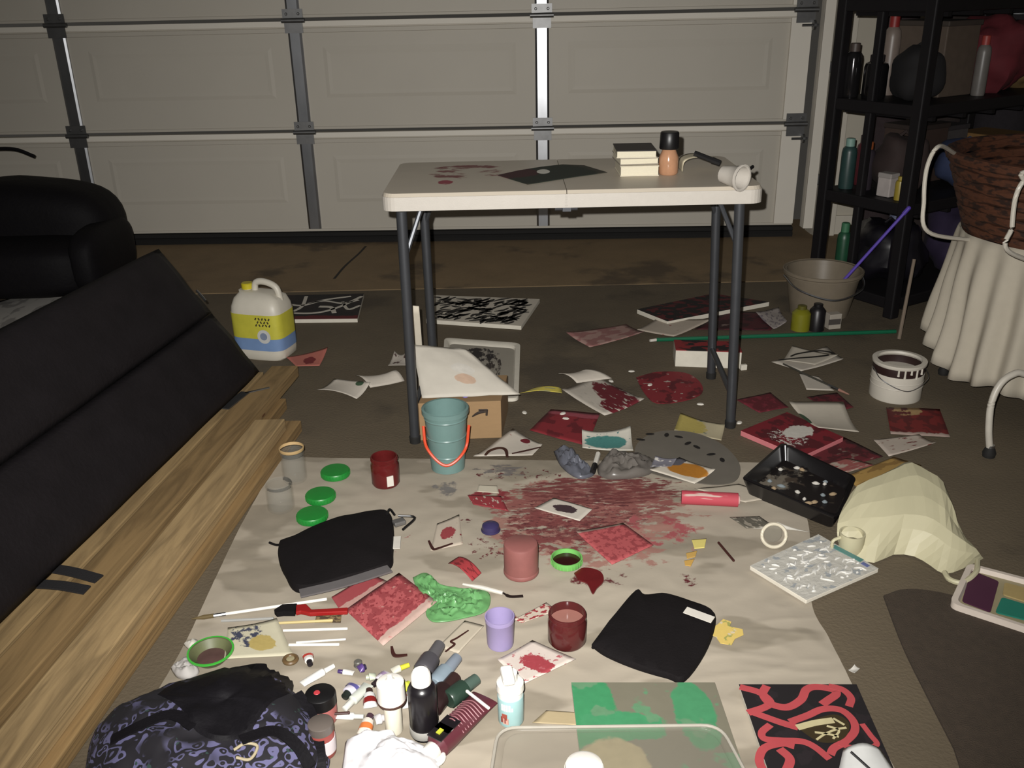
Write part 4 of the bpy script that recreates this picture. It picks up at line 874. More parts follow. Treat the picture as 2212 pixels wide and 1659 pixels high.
# right hand group
P('painted_paper', 'dark red painted paper right of the right front table foot', [(1590, 864), (1640, 892), (1704, 880), (1664, 848)], (88, 22, 32), [('noise', (120, 36, 50), 4, 0.55, (1, 1), 0)], z=0.003)
P('painted_paper', 'dark red paper tucked behind the blank white paper', [(1742, 858), (1800, 892), (1844, 880), (1808, 848)], (92, 24, 34), [('noise', (70, 18, 26), 4, 0.5, (1, 1), 0)], z=0.003)
P('paper_sheet', 'blank white paper curling up above the red and white canvas', [(1704, 868), (1768, 924), (1856, 934), (1822, 868)], (180, 172, 158), [('blob', (44, 64, 44), 0.55, 0.0, 0.2, 0.1, 5, 0.2)], z=0.03, lift=(0.0, 0.0, 0.0, 0.0), bend=-0.012)
m_rw = paint((112, 20, 32), [('noise', (84, 14, 24), 4, 0.5, (1, 1), 0), ('blob', (205, 200, 190), 0.52, 0.62, 0.17, 0.24, 9, 0.5), ('splat', (210, 205, 196), 0.55, 0.35, 0.45, 0.4, 16, 0.52, (1, 1))])
cv = canvas('canvas', 'dark red canvas with a white paint burst and pink edges', [(1600, 930), (1732, 986), (1822, 944), (1700, 890)], 0.018, m_rw, mat('pink_canvas_edge', (190, 112, 116), 0.7))
P('painted_paper', 'dark red paper lying behind the black tray', [(1720, 1000), (1820, 1012), (1908, 986), (1822, 944)], (92, 26, 34), [('noise', (120, 100, 90), 3, 0.62, (2, 1), 0), ('noise', (70, 18, 24), 5, 0.5, (1, 1), 0)], z=0.003)
P('painted_paper', 'rust red and yellow painted paper below the paint can', [(1914, 880), (1924, 938), (2052, 944), (2030, 884)], (112, 28, 28), [('blob', (170, 140, 96), 0.1, 0.3, 0.2, 0.35, 6, 0.5), ('noise', (90, 20, 22), 4, 0.5, (1, 1), 0), ('band', (160, 140, 130), 0, 0.9, 1.1, 0.2)], z=0.003)
P('painted_paper', 'pale paper with pink smears below the rust red paper', [(1886, 950), (1920, 986), (2022, 956), (1986, 938)], (176, 164, 152), [('noise', (110, 40, 40), 4, 0.64, (2, 1), 0)], z=0.006, lift=(0, 0, 0.01, 0.004))
P('painted_paper', 'pink smeared paper strip between the red canvas and the black tray', [(1732, 1016), (1800, 1030), (1890, 1004), (1830, 990)], (140, 78, 74), [('noise', (176, 160, 146), 3, 0.55, (2, 1), 0)], z=0.005)
P('cardboard_sheet', 'tan cardboard piece sticking out between the black tray and the cream bag', [(1828, 1030), (1850, 1052), (1990, 1006), (1930, 988)], (160, 128, 70), [('noise', (140, 108, 56), 3, 0.55, (1, 1), 0)], z=0.006, th=0.003)
# stack of white sheets with black loop
P('paper_sheet', 'lower white sheet of the loose pair behind the paint can', [(1666, 782), (1730, 802), (1822, 776), (1786, 748)], WH, [], z=0.003, lift=(0, 0.004, 0.008, 0.004))
pB = sheet('paper_sheet', 'upper white sheet with a black painted loop left of the paint can', 'paper', [(1692, 778), (1760, 788), (1812, 766), (1712, 746)], paint((178, 170, 156), []), z=0.012, lift=(0, 0, 0.012, 0.012))
mark('black painted loop on the white sheets left of the paint can', [(1682, 778), (1720, 774), (1770, 770), (1800, 764), (1770, 758), (1725, 764), (1708, 770)], 7, 0.019, m_bst, on=pB)
P('paper_sheet', 'small white paper lying apart below the looped white sheets', [(1726, 806), (1742, 842), (1802, 844), (1768, 814)], WH, [], z=0.004)
bs = thing('paint_brush', 'thin dark brush lying beside the loose white sheets', 'brush', G(1770, 820, 0))
MB().tube([G(1692, 786, 0.012), G(1790, 832, 0.006)], [0.003, 0.004]).build('handle', mat('dark_handle', (58, 56, 50), 0.5), bs)
MB().tube([G(1790, 832, 0.006), G(1812, 842, 0.005)], 0.0045).build('ferrule', m_galv, bs); MB().tube([G(1812, 842, 0.005), G(1834, 852, 0.003)], [0.005, 0.002]).build('bristles', mat('pink_bristle', (150, 110, 96), 0.8), bs)

# ================================================================== on the drop cloth
CZ = 0.011
# small bucket with orange handle
bp = G(968, 1008, 0.008); k = mpp(bp); H = hgt(bp, 882)-0.008; r0, r1 = 36*k, 46*k
tb = thing('bucket', 'small pale teal bucket with an orange handle at the cloth edge', 'bucket', bp)
m_teal = mat('pale_teal_plastic', (120, 150, 146), 0.35, opac=0.72, var=0.15, scale=16); m_tw = mat('teal_paint_water', (96, 140, 130), 0.3)
MB().lathe([(r0-0.003, 0.003), (r0, 0), (r1, H), (r1+0.003, H), (r1+0.003, H+0.003), (r1-0.002, H+0.003), (r0-0.003, 0.006)], bp, seg=32).build('bucket_wall', m_teal, tb)
MB().lathe([(r1+0.001, H-0.012), (r1+0.005, H-0.01), (r1+0.005, H+0.003), (r1, H+0.005)], bp, seg=32).build('rim', m_teal, tb)
MB().lathe([(r0-0.002, 0.008), (r1*0.93, H*0.72), (0.0001, H*0.72)], bp, seg=28).build('paint_water', m_tw, tb)
for zz in (0.25, 0.55, 0.85):
    rr_ = r0+(r1-r0)*zz; MB().lathe([(rr_+0.0003, H*zz), (rr_+0.002, H*zz+0.003), (rr_+0.0003, H*zz+0.006)], bp, seg=32).build('band', m_teal, tb)
MB().tube(arc([bp+np.array([-r1-0.002, -0.005, H*0.72]), bp+np.array([-r1*0.85, -r1*0.75, H*0.45]), bp+np.array([0.0, -r1*1.15, H*0.22]), bp+np.array([r1*0.85, -r1*0.75, H*0.40]), bp+np.array([r1+0.004, -0.005, H*0.72])], 8), 0.0042, 8).build('bail_handle', mat('orange_handle', (206, 72, 40), 0.4), tb)
pp = thing('plastic_stick', 'purple plastic stick standing behind the small teal bucket', 'stick', G(1012, 940, 0.0))
MB().box((G(1008, 945, 0)+np.array([0, 0.03, 0.06])), (0.012, 0.012, 0.12), 0.1).build('grip', mat('lilac_plastic', (118, 108, 190), 0.4), pp, smooth=False, bevel=0.003)
MB().lathe([(0.009, 0), (0.009, 0.01)], G(1008, 945, 0)+np.array([0, 0.03, 0.119])).build('knob', mat('lilac_plastic', (118, 108, 190), 0.4), pp)
# dark red glass jar
def jar(label, bx, by, ytop, wpx, wall, fill, fillz, z=CZ, lid=None, extras=True, name='jar', fillcol=None):
    p = G(bx, by, z); k = mpp(p); H = hgt(p, ytop)-z; r = wpx/2*k; t = thing(name, label, 'jar', p)
    th = 0.003
    MB().lathe([(r*0.9, 0), (r, 0.006), (r, H*0.72), (r*0.93, H*0.8), (r*0.92, H*0.84), (r*0.94, H*0.85), (r*0.94, H*0.99), (r*0.92, H), (r*0.90-th*0.5, H), (r*0.89-th*0.5, H*0.84), (r-th, H*0.72), (r-th, 0.008), (0.0001, 0.007)], p, seg=36).build('glass', wall, t)
    if fill: MB().lathe([(0.0001, 0.008), (r-th-0.0005, 0.009), (r-th-0.0005, H*fillz), (0.0001, H*fillz)], p, seg=32).build('contents', fill, t)
    for zz in (0.88, 0.93): MB().lathe([(r*0.94, H*zz), (r*0.975, H*(zz+0.015)), (r*0.94, H*(zz+0.03))], p, seg=32).build('thread', wall, t)
    return t, p, r, H
m_rg = mat('red_stained_glass', (104, 34, 34), 0.12, opac=0.72, var=0.3, scale=24); m_rf = mat('red_paint_fill', (92, 30, 32), 0.4, var=0.3)
t, p, r, H = jar('dark red glass jar with a small white sticker near the green lids', 834, 1044, 985, 60, m_rg, m_rf, 0.45)
MB().box(p+np.array([r*0.45, -r*0.93, H*0.3]), (0.018, 0.002, 0.03), 0.45).build('sticker', m_fleck, t, smooth=False)
m_gl = mat('clear_glass', (205, 205, 198), 0.04, opac=0.05, var=0.02, spec=1.0, coat=1.0, tint=0.92)
t, p, r, H = jar('clear glass jar standing at the far left corner of the cloth', 638, 1036, 972, 52, m_gl, None, 0, z=0.008)
MB().lathe([(r*0.98, H), (r*1.02, H+0.002), (r*1.02, H+0.008), (r*0.96, H+0.009)], p, seg=28).build('tan_band', mat('tan_band', (176, 148, 104), 0.7), t)
jar('clear glass jar standing in front of the other clear jar', 608, 1098, 1042, 58, m_gl, None, 0, z=0.008)
# green lids
m_lid = mat('green_lid', (30, 124, 48), 0.4, var=0.15, scale=60); m_lidin = mat('green_lid_light', (110, 176, 92), 0.4)
def glid(label, x, y, w_, up=True, z=CZ, rim=None, fill=None):
    p = G(x, y, z); r = w_/2*mpp(p); t = thing('jar_closure', label, 'lid', p, None)
    if up: MB().lathe([(r*0.98, 0), (r, 0.002), (r, 0.013), (r*0.95, 0.016), (r*0.8, 0.0165), (0.0001, 0.0168)], p, seg=40).build('lid_shell', m_lid, t)
    else:
        MB().lathe([(0.0001, 0), (r*0.96, 0), (r, 0.002), (r, 0.016), (r*0.92, 0.016), (r*0.9, 0.004), (0.0001, 0.003)], p, seg=40).build('lid_shell', rim, t)
        MB().lathe([(0.0001, 0.0045), (r*0.89, 0.0045), (r*0.89, 0.006), (0.0001, 0.0065)], p, seg=32).build('paint_pool', fill, t)
    for i in range(28):
        a = 2*math.pi*i/28; q = p+np.array([math.cos(a)*r, math.sin(a)*r, 0.0075]); MB().box(q, (0.0016, 0.0022, 0.011), a).build('grip_rib', m_lid if up else rim, t, smooth=False)
    return t
glid('green jar lid nearest the dark red jar', 725, 1026, 62); glid('middle green jar lid of the row of three', 693, 1077, 64); glid('green jar lid nearest the black apron', 675, 1120, 67)
glid('upturned green jar lid holding dark red paint', 1224, 1216, 68, False, rim=m_lidin, fill=mat('dark_paint_pool', (44, 12, 14), 0.2))
# black apron on the left of the cloth
m_apron = mat('black_apron_cloth', (19, 16, 17), 0.85, var=0.25, scale=18, bump=0.15, bscale=200, spec=0.15)
ap = thing('apron', 'black apron bundle with a grey hem on the left of the cloth', 'apron', G(735, 1205, CZ))
def slab(px, z, h, m, name, parent, nn=6, dome=0.012):
    pts = arc([G(x, y, z) for x, y in px]+[G(px[0][0], px[0][1], z)], nn)[:-1]; c = sum(pts)/len(pts); N = len(pts); vs = []
    for t_, zz in ((1.0, 0), (1.0, h*0.6), (0.97, h), (0.8, h+dome*0.5), (0.5, h+dome*0.85), (0.02, h+dome)):
        for p in pts:
            q = c+(p-c)*t_; q = np.array([q[0], q[1], z+zz+(0.003*noise.noise((q[0]*22, q[1]*22, 5.5)) if t_ < 0.98 else 0)]); vs.append(q)
    fs = [(j*N+i, j*N+(i+1) % N, (j+1)*N+(i+1) % N, (j+1)*N+i) for j in range(5) for i in range(N)]+[tuple(range(N-1, -1, -1)), tuple(5*N+i for i in range(N))]
    return MB().add(vs, fs).build(name, m, parent)
slab([(604, 1182), (640, 1168), (700, 1140), (770, 1122), (834, 1114), (850, 1140), (850, 1195), (840, 1232), (760, 1258), (650, 1282), (616, 1246), (602, 1210)], CZ, 0.02, m_apron, 'apron_cloth', ap)
MB().ribbon(arc([G(648, 1284, 0.03), G(740, 1262, 0.032), G(842, 1230, 0.03)], 6), 0.028, 0.004).build('hem', mat('grey_hem', (92, 88, 88), 0.8), ap, smooth=False)
MB().ribbon([G(858, 1160, 0.022), G(856, 1186, 0.022)], 0.018, 0.002).build('care_tag', m_fleck, ap, smooth=False)
MB().tube(arc([G(582, 1172, 0.013), G(596, 1177, 0.014), G(612, 1176, 0.02)], 5), 0.003).build('tie', m_apron, ap)
bl = thing('binder_clip', 'grey metal clip on the corner of the left black apron', 'clip', G(868, 1128, 0.02))
MB().box(G(862, 1128, 0.026), (0.03, 0.022, 0.012), 0.5).build('jaw', mat('grey_clip', (110, 108, 106), 0.4, metal=0.4), bl, smooth=False, bevel=0.003)
MB().tube(arc([G(836, 1110, 0.035), G(842, 1100, 0.035), G(852, 1112, 0.032)], 5), 0.003).build('wire_loop', m_black, bl); MB().tube(arc([G(860, 1114, 0.035), G(896, 1118, 0.03), G(870, 1144, 0.028)], 5), 0.003).build('wire_loop', m_black, bl)
# centre of the cloth
P('painted_paper', 'small white card with a dark blot on the red stain', [(1154, 1098), (1252, 1126), (1280, 1100), (1196, 1076)], (192, 184, 172), [('blob', (62, 44, 48), 0.5, 0.5, 0.27, 0.25, 7, 0.5)], z=0.014)
P('painted_paper', 'square pinkish red painted paper right of the green lid', [(1244, 1148), (1322, 1220), (1412, 1178), (1346, 1130)], (166, 78, 80), [('noise', (148, 62, 66), 9, 0.52, (1, 1), 0), ('band', (188, 160, 148), 0, -0.1, 0.06, 0.05)], z=0.013, lift=(0.006, 0, 0, 0))
P('painted_paper', 'torn red painted strip left of the big red stain', [(1010, 1070), (1022, 1090), (1098, 1104), (1082, 1072)], (136, 46, 52), [('noise', (188, 172, 158), 3, 0.62, (1, 3), 0)], z=0.013)
P('paper_scrap', 'pale scrap above the torn red strip', [(1030, 1062), (1078, 1066), (1074, 1050), (1034, 1048)], (188, 180, 162), [], z=0.013)
P('painted_paper', 'curled red painted paper below the L shaped brown mark', [(968, 1218), (1020, 1256), (1040, 1238), (990, 1204)], (156, 52, 56), [('noise', (120, 36, 40), 4, 0.55, (1, 1), 0)], z=0.013, bend=0.012)
flatpoly('paint_blob', 'thick dark red paint blob in front of the upturned lid', 'paint', [(1240, 1240), (1262, 1228), (1296, 1236), (1304, 1256), (1290, 1272), (1280, 1284), (1268, 1262), (1250, 1254)], mat('wet_red', (92, 22, 26), 0.25, var=0.3), z=0.012, h=0.003, smooth_n=4)
pC = P('painted_paper', 'white paper with red dabs left of the purple cap', [(930, 1190), (1000, 1176), (992, 1112), (944, 1132)], (178, 166, 150), [('blob', (150, 62, 66), 0.5, 0.5, 0.28, 0.2, 7, 0.5), ('noise', (130, 44, 50), 6, 0.68, (1, 1), 0)], z=0.012)
mark('dark L shaped paint mark on the white dabbed paper', [(926, 1168), (934, 1184), (942, 1186), (978, 1174)], 7, 0.017, m_brn, n=3, on=pC)
mark('brown L shaped paint mark below the pink painted paper', [(846, 1398), (849, 1412), (856, 1418), (880, 1416)], 8, 0.009, m_brn, n=4, h=0.003, on=bpy.data.objects['drop_cloth'])
pc = G(1060, 1146, 0.012); t = thing('bottle_closure', 'small dark purple cap left of the red stain', 'cap', pc); k = mpp(pc)
MB().lathe([(19*k, 0), (20*k, 0.003), (18*k, 0.016), (10*k, 0.022), (0.0001, 0.023)], pc).build('shell', mat('purple_cap', (52, 46, 82), 0.35), t); MB().lathe([(20*k, 0), (21*k, 0.001), (21*k, 0.004), (20*k, 0.005)], pc).build('lip', mat('purple_cap', (52, 46, 82), 0.35), t)
p = G(1126, 1236, CZ); k = mpp(p); H = hgt(p, 1172)-CZ; r = 37*k
t = thing('tub', 'upturned dusty pink brown tub in the middle of the cloth', 'tub', p); m_tub = mat('dusty_pink', (132, 82, 78), 0.55, var=0.22, scale=24)
MB().lathe([(r*0.98, 0), (r, 0.003), (r, H*0.9), (r*0.96, H*0.97), (r*0.85, H), (0.0001, H*1.0)], p, seg=36).build('wall', m_tub, t); MB().lathe([(r, 0), (r*1.03, 0.002), (r*1.03, 0.008), (r, 0.01)], p, seg=36).build('lip', m_tub, t)
m_jb = mat('brown_red_glass', (84, 34, 34), 0.15, opac=0.82, var=0.3, scale=30)
jar('open jar of brownish red paint water right of the lilac cup', 1225, 1384, 1322, 83, m_jb, mat('pinkish_water', (150, 104, 94), 0.2), 0.72)
p = G(1081, 1390, CZ); k = mpp(p); H = hgt(p, 1334)-CZ; r = 31*k
t = thing('cup', 'lilac plastic cup standing on the cloth', 'cup', p); m_lil = mat('lilac_cup', (150, 138, 178), 0.4, var=0.08)
MB().lathe([(r*0.9, 0), (r*0.93, 0.004), (r, H), (r*1.03, H+0.001), (r*1.03, H+0.004), (r*0.96, H+0.004), (r*0.88, 0.006), (0.0001, 0.005)], p, seg=36).build('cup_wall', m_lil, t)
MB().lathe([(r*0.985, H-0.006), (r*1.02, H-0.005), (r*1.03, H+0.002)], p, seg=36).build('rim', m_lil, t)
P('painted_paper', 'white paper with red strokes beside the open brown jar', [(1110, 1338), (1128, 1346), (1204, 1318), (1180, 1302)], (190, 176, 160), [('noise', (150, 50, 56), 3, 0.54, (1, 2), 0)], z=0.012)
P('painted_paper', 'white paper with pink and red strokes behind the pump bottle', [(1074, 1424), (1132, 1478), (1244, 1424), (1150, 1384)], (198, 186, 176), [('blob', (160, 60, 68), 0.6, 0.5, 0.36, 0.2, 6, 0.7), ('noise', (176, 90, 96), 6, 0.62, (1, 1), 0)], z=0.012, lift=(0.006, 0, 0, 0))
pD = P('painted_paper', 'pale paper with a thin brown squiggle left of the lilac cup', [(946, 1398), (990, 1412), (1046, 1352), (1004, 1342)], (176, 166, 148), [], z=0.012)
mark('thin brown squiggle on the pale paper', [(1012, 1362), (988, 1378), (974, 1386), (982, 1392), (970, 1402), (962, 1408)], 5, 0.0165, m_brn, on=pD)
# pink painted square + green cellophane
P('painted_paper', 'large pink and red painted paper square in the front left of the cloth', [(746, 1318), (828, 1396), (944, 1300), (862, 1238)], (172, 84, 86), [('noise', (154, 66, 70), 7, 0.5, (1, 1), 0), ('noise', (140, 50, 56), 16, 0.6, (1, 1), 0), ('band', (198, 168, 156), 0, 0.84, 1.1, 0.16), ('noise', (196, 140, 132), 8, 0.68, (1, 1), 0)], z=0.014)
P('painted_paper', 'pink painted paper tucked under the pink square', [(716, 1290), (742, 1330), (850, 1262), (800, 1240)], (150, 66, 70), [('band', (190, 150, 140), 0, 0.6, 1.1, 0.2)], z=0.0115)
m_cel = mat('green_cellophane', (128, 190, 124), 0.3, opac=0.45, var=0.3, scale=40, coat=0.2)
mound('cellophane', 'crumpled light green cellophane beside the pink painted square', 'cellophane', [(892, 1248), (920, 1238), (950, 1262), (1000, 1272), (1054, 1280), (1052, 1318), (1000, 1336), (940, 1344), (920, 1326), (930, 1300), (902, 1276)], m_cel, z=0.012, height=0.004, amp=0.012, fs=42, seed=2.2, rings=26, smooth_n=6)
t = thing('palette_knife', 'white handled palette knife with a dark blade in the middle of the cloth', 'palette knife', G(1060, 1276, 0.014))
MB().tube([G(1000, 1262, 0.016), G(1044, 1270, 0.018), G(1086, 1281, 0.018)], [0.0025, 0.005, 0.0045]).build('handle', m_fleck, t)
MB().ribbon(arc([G(1086, 1281, 0.017), G(1102, 1289, 0.015), G(1130, 1288, 0.014)], 5), [0.004]*3+[0.008]*8, 0.0015).build('blade', mat('dark_blade', (40, 36, 34), 0.35, metal=0.5), t, smooth=False)
# brushes & sticks at the left front
m_stick = mat('white_stick', (232, 228, 220), 0.4)
def rod(label, a, b, wd, m, z=0.015, tip=None, name='stick', cat='stick'):
    A, B = G(a[0], a[1], z), G(b[0], b[1], z); t = thing(name, label, cat, (A+B)/2*np.array([1, 1, 0])+np.array([0, 0, z-0.003]))
    MB().tube([A, B], wd).build('shaft', m, t)
    if tip:
        d = (A-B)/np.linalg.norm(A-B); MB().tube([A, A+d*0.025], [wd*1.3, wd*1.3]).build('ferrule', m_galv, t); MB().tube([A+d*0.025, A+d*0.045, A+d*0.07], [wd*1.5, wd*1.6, wd*0.3]).build('bristles', tip, t)
    else: MB().lathe([(wd, 0), (wd*1.1, 0.001), (wd*0.8, 0.003)], B, axis=B-A, seg=10).build('end', m, t)
    return t
m_bris = mat('brown_bristle', (88, 74, 44), 0.8)
rod('long white handled brush reaching to the left edge of the cloth', (488, 1326), (706, 1294), 0.0032, m_stick, tip=m_bris, name='paint_brush', cat='brush')
rod('upper white stick beside the speckled cream paper', (612, 1362), (748, 1358), 0.0028, m_stick)
rod('slanted thin white stick beside the speckled cream paper', (640, 1388), (744, 1381), 0.0022, m_stick)
rod('lowest white stick beside the speckled cream paper', (624, 1393), (730, 1392), 0.0028, m_stick)
rod('pale wooden stick under the red handled brush', (600, 1346), (716, 1340), 0.003, mat('pale_wood', (190, 172, 120), 0.7))
rod('short clear plastic straw under the long brush', (478, 1341), (588, 1336), 0.003, mat('clear_straw', (190, 190, 186), 0.2, opac=0.5))
t = thing('paint_brush', 'wide brush with a red handle and black bristles at the front left', 'brush', G(670, 1328, 0.012))
MB().ribbon([G(596, 1330, 0.014), G(612, 1323, 0.014), G(640, 1322, 0.014)], [0.012, 0.026, 0.028], 0.012).build('bristles', m_apron, t, smooth=False)
MB().ribbon([G(640, 1322, 0.015), G(656, 1320, 0.015), G(672, 1328, 0.015), G(752, 1324, 0.015)], [0.028, 0.026, 0.013, 0.014], 0.01).build('handle', mat('red_handle', (142, 28, 28), 0.35), t, smooth=False, bevel=0.002)
P('paper_scrap', 'small olive stained scrap under the pink painted square', [(680, 1346), (736, 1346), (738, 1326), (684, 1328)], (128, 112, 78), [('noise', (80, 66, 50), 3, 0.5, (1, 1), 0)], z=0.0105)
P('painted_paper', 'cream paper speckled with dark blue spots at the front left', [(484, 1424), (634, 1416), (598, 1336), (492, 1356)], (186, 180, 156), [('splat', (60, 64, 84), 0.35, 0.7, 0.6, 0.6, 6, 0.5, (1, 1)), ('blob', (180, 160, 96), 0.6, 0.4, 0.22, 0.22, 5, 0.4)], z=0.013, lift=(0, 0, 0.006, 0.004))
p = G(458, 1424, 0.008); k = mpp(p)
t = thing('dish', 'dirty bowl with a bright green rim at the front left edge of the cloth', 'bowl', p)
MB().lathe([(0.0001, 0), (30*k, 0), (46*k, 0.018), (47*k, 0.02), (44*k, 0.02), (28*k, 0.004), (0.0001, 0.003)], p, seg=32).build('bowl_wall', mat('olive_bowl', (92, 96, 66), 0.5, var=0.3), t)
MB().lathe([(45*k, 0.019), (49*k, 0.019), (49*k, 0.022), (45*k, 0.022)], p, seg=32).build('rim', mat('bright_green', (66, 168, 60), 0.4), t)
MB().lathe([(0.0001, 0.0045), (30*k, 0.006), (0.0001, 0.0075)], p, seg=20).build('paint_residue', mat('murky', (84, 62, 58), 0.5, var=0.4), t)
mound('tissue', 'small grey crumpled tissue beside the green rimmed bowl', 'tissue', [(370, 1446), (404, 1424), (430, 1450), (410, 1468), (384, 1464)], mat('grey_tissue', (168, 164, 160), 0.9), z=0.006, height=0.016, amp=0.01, fs=30, seed=5)
mound('tissue', 'torn pale tissue corner above the green rimmed bowl', 'tissue', [(398, 1394), (424, 1384), (430, 1398), (412, 1404)], mat('pale_tissue', (186, 182, 172), 0.9), z=0.006, height=0.01, amp=0.006, fs=30, seed=8)
# dirty clear plate at the front left behind the backpack
t = thing('ornament_ring', 'brown ring shaped stopper behind the backpack', 'stopper', G(628, 1428, 0.012)); p = G(628, 1428, 0.012)
MB().tube([p+np.array([0.012*math.cos(a), 0.012*math.sin(a), 0.004]) for a in [2*math.pi*i/20 for i in range(21)]], 0.0045).build('ring', mat('brown_ring', (96, 76, 50), 0.4), t)
MB().lathe([(0.008, 0), (0.008, 0.006), (0.0001, 0.007)], p).build('core', mat('core', (150, 140, 110), 0.4), t)
# ================================================================== second apron, yellow star paper, tray lid
ap2 = thing('apron', 'folded black apron with a white tag on the right of the cloth', 'apron', G(1420, 1385, CZ))
slab([(1278, 1398), (1322, 1340), (1372, 1282), (1392, 1290), (1440, 1290), (1490, 1304), (1544, 1332), (1530, 1400), (1480, 1472), (1440, 1466), (1372, 1446), (1310, 1420)], CZ, 0.012, m_apron, 'apron_cloth', ap2, nn=5, dome=0.008)
MB().ribbon([G(1480, 1318, 0.037), G(1540, 1340, 0.035)], 0.022, 0.0015).build('care_tag', m_fleck, ap2, smooth=False)
MB().tube(arc([G(1280, 1400, 0.014), G(1330, 1340, 0.022), G(1374, 1282, 0.016)], 6), 0.003).build('seam', m_apron, ap2)
flatpoly('painted_paper', 'ragged yellow painted paper beside the right black apron', 'paper', [(1520, 1366), (1550, 1350), (1562, 1338), (1580, 1344), (1576, 1354), (1604, 1360), (1606, 1372), (1588, 1380), (1580, 1394), (1556, 1390), (1546, 1376)], paint((206, 180, 100), [('noise', (160, 160, 90), 4, 0.6, (1, 1), 0), ('noise', (215, 200, 170), 5, 0.62, (1, 1), 0)]), z=0.013, h=0.0012)
for i, (px, c, l) in enumerate((([(1494, 1166), (1526, 1164), (1522, 1184), (1500, 1186)], (206, 192, 110), 'upper yellow paper scrap right of the red stain'), ([(1482, 1196), (1506, 1190), (1502, 1204), (1484, 1208)], (186, 150, 80), 'middle orange yellow scrap right of the red stain'), ([(1478, 1212), (1500, 1208), (1492, 1224), (1480, 1222)], (190, 150, 76), 'lowest orange yellow scrap right of the red stain'))):
    P('paper_scrap', l, px, c, [], z=0.013)
rod('thin dark brush handle at the right of the cloth', (1552, 1172), (1584, 1210), 0.003, m_brn, name='paint_brush', cat='brush')
# green canvas and clear tray at the front
m_gc = paint((112, 108, 92), [('blob', (60, 140, 92), 0.05, 0.75, 0.22, 0.5, 5, 0.4), ('blob', (66, 142, 96), 0.3, 0.5, 0.3, 0.16, 5, 0.5), ('blob', (70, 140, 96), 0.8, 0.62, 0.14, 0.4, 5, 0.4), ('noise', (96, 140, 104), 4, 0.6, (1, 1), 0.4), ('blob', (168, 156, 120), 0.2, 0.1, 0.22, 0.28, 4, 0.3)])
cv = canvas('canvas', 'grey canvas with bright green swirls under the clear plastic tray', [(1258, 1676), (1612, 1676), (1544, 1474), (1234, 1474)], 0.02, m_gc, m_ced, zb=0.009)
m_tr = mat('clear_tray_plastic', (176, 170, 158), 0.25, opac=0.12, var=0.04, tint=0.9)
tr = thing('tray', 'clear plastic tray with rounded corners at the front edge', 'tray', G(1320, 1640, 0.03))
c4 = [G(1046, 1760, 0.03), G(1660, 1760, 0.03), G(1556, 1566, 0.03), G(1076, 1572, 0.03)]
oq = rquad(c4, 0.035, 0.03); n = len(oq); c = sum(oq)/n
lo = [c+(p-c)*0.93-np.array([0, 0, 0.006]) for p in oq]; 
MB().add(oq+lo, [(i, (i+1) % n, n+(i+1) % n, n+i) for i in range(n)]).build('side', m_tr, tr, solid=0.0015)
MB().add(lo, [tuple(range(n))]).build('base', m_tr, tr, smooth=False, solid=0.0015)
MB().tube(oq+[oq[0]], 0.003, 8).build('rim', mat('tray_rim', (196, 190, 178), 0.2, opac=0.6), tr)
p = G(1262, 1664, 0.03); k = mpp(p)
t = thing('bottle_closure', 'round white cap at the front edge in the clear tray', 'cap', p)
MB().lathe([(40*k, 0), (42*k, 0.004), (40*k, 0.012), (28*k, 0.018), (0.0001, 0.019)], p, seg=32).build('dome', m_stick, t); MB().lathe([(41*k, 0), (43*k, 0.002), (43*k, 0.005), (41*k, 0.006)], p, seg=32).build('lip', m_stick, t)
P('painted_paper', 'tan paper showing between the pump bottle and the clear tray', [(1150, 1562), (1290, 1570), (1252, 1540), (1180, 1536)], (164, 148, 116), [], z=0.0115)
# red swirl canvas
m_rb = paint((20, 15, 18), [('noise', (32, 24, 28), 5, 0.6, (1, 1), 0)])
cv = canvas('canvas', 'black canvas painted with looping coral red bands at the front right', [(1668, 1690), (1944, 1690), (1850, 1478), (1596, 1478)], 0.02, m_rb, m_ced, zb=0.009)
m_coral = mat('coral_red_paint', (172, 72, 76), 0.5, var=0.14, scale=18)
ZC = 0.0202
def cs_(px, wd):
    global ZC
    ZC += 0.00025; return stroke(cv, px, wd, ZC, m_coral, n=10)
cs_([(1598, 1484), (1640, 1496), (1664, 1516), (1652, 1528), (1616, 1540)], 17)
cs_([(1656, 1482), (1648, 1500), (1664, 1520), (1700, 1528), (1730, 1512), (1742, 1490), (1764, 1484), (1800, 1490), (1806, 1500), (1790, 1512), (1776, 1522)], 18)
cs_([(1790, 1482), (1820, 1490), (1838, 1508), (1834, 1526)], 16)
cs_([(1618, 1536), (1656, 1550), (1690, 1562), (1724, 1572)], 17)
cs_([(1706, 1560), (1744, 1546), (1778, 1532), (1816, 1534), (1842, 1556), (1846, 1580), (1826, 1602), (1802, 1616), (1794, 1630)], 17)
cs_([(1664, 1566), (1646, 1582), (1652, 1596), (1690, 1600), (1732, 1602), (1760, 1614), (1792, 1640)], 16)
cs_([(1862, 1564), (1880, 1588), (1894, 1608), (1870, 1616), (1836, 1614), (1812, 1606)], 12)
cs_([(1650, 1668), (1640, 1642), (1652, 1616), (1690, 1606), (1716, 1612)], 19)
cs_([(1684, 1618), (1706, 1640), (1698, 1668)], 20)
m_egg = mat('cream_paint', (186, 176, 136), 0.6, var=0.15); m_dko = mat('olive_dark_paint', (52, 42, 22), 0.6)
pts = arc([G(x, y, 0.0222) for x, y in ((1722, 1572), (1766, 1552), (1806, 1544), (1834, 1562), (1828, 1590), (1800, 1604), (1764, 1600))]+[G(1722, 1572, 0.0222)], 6)[:-1]
MB().prism(pts, 0.0004).build('painted_patch', m_dko, cv, smooth=False)
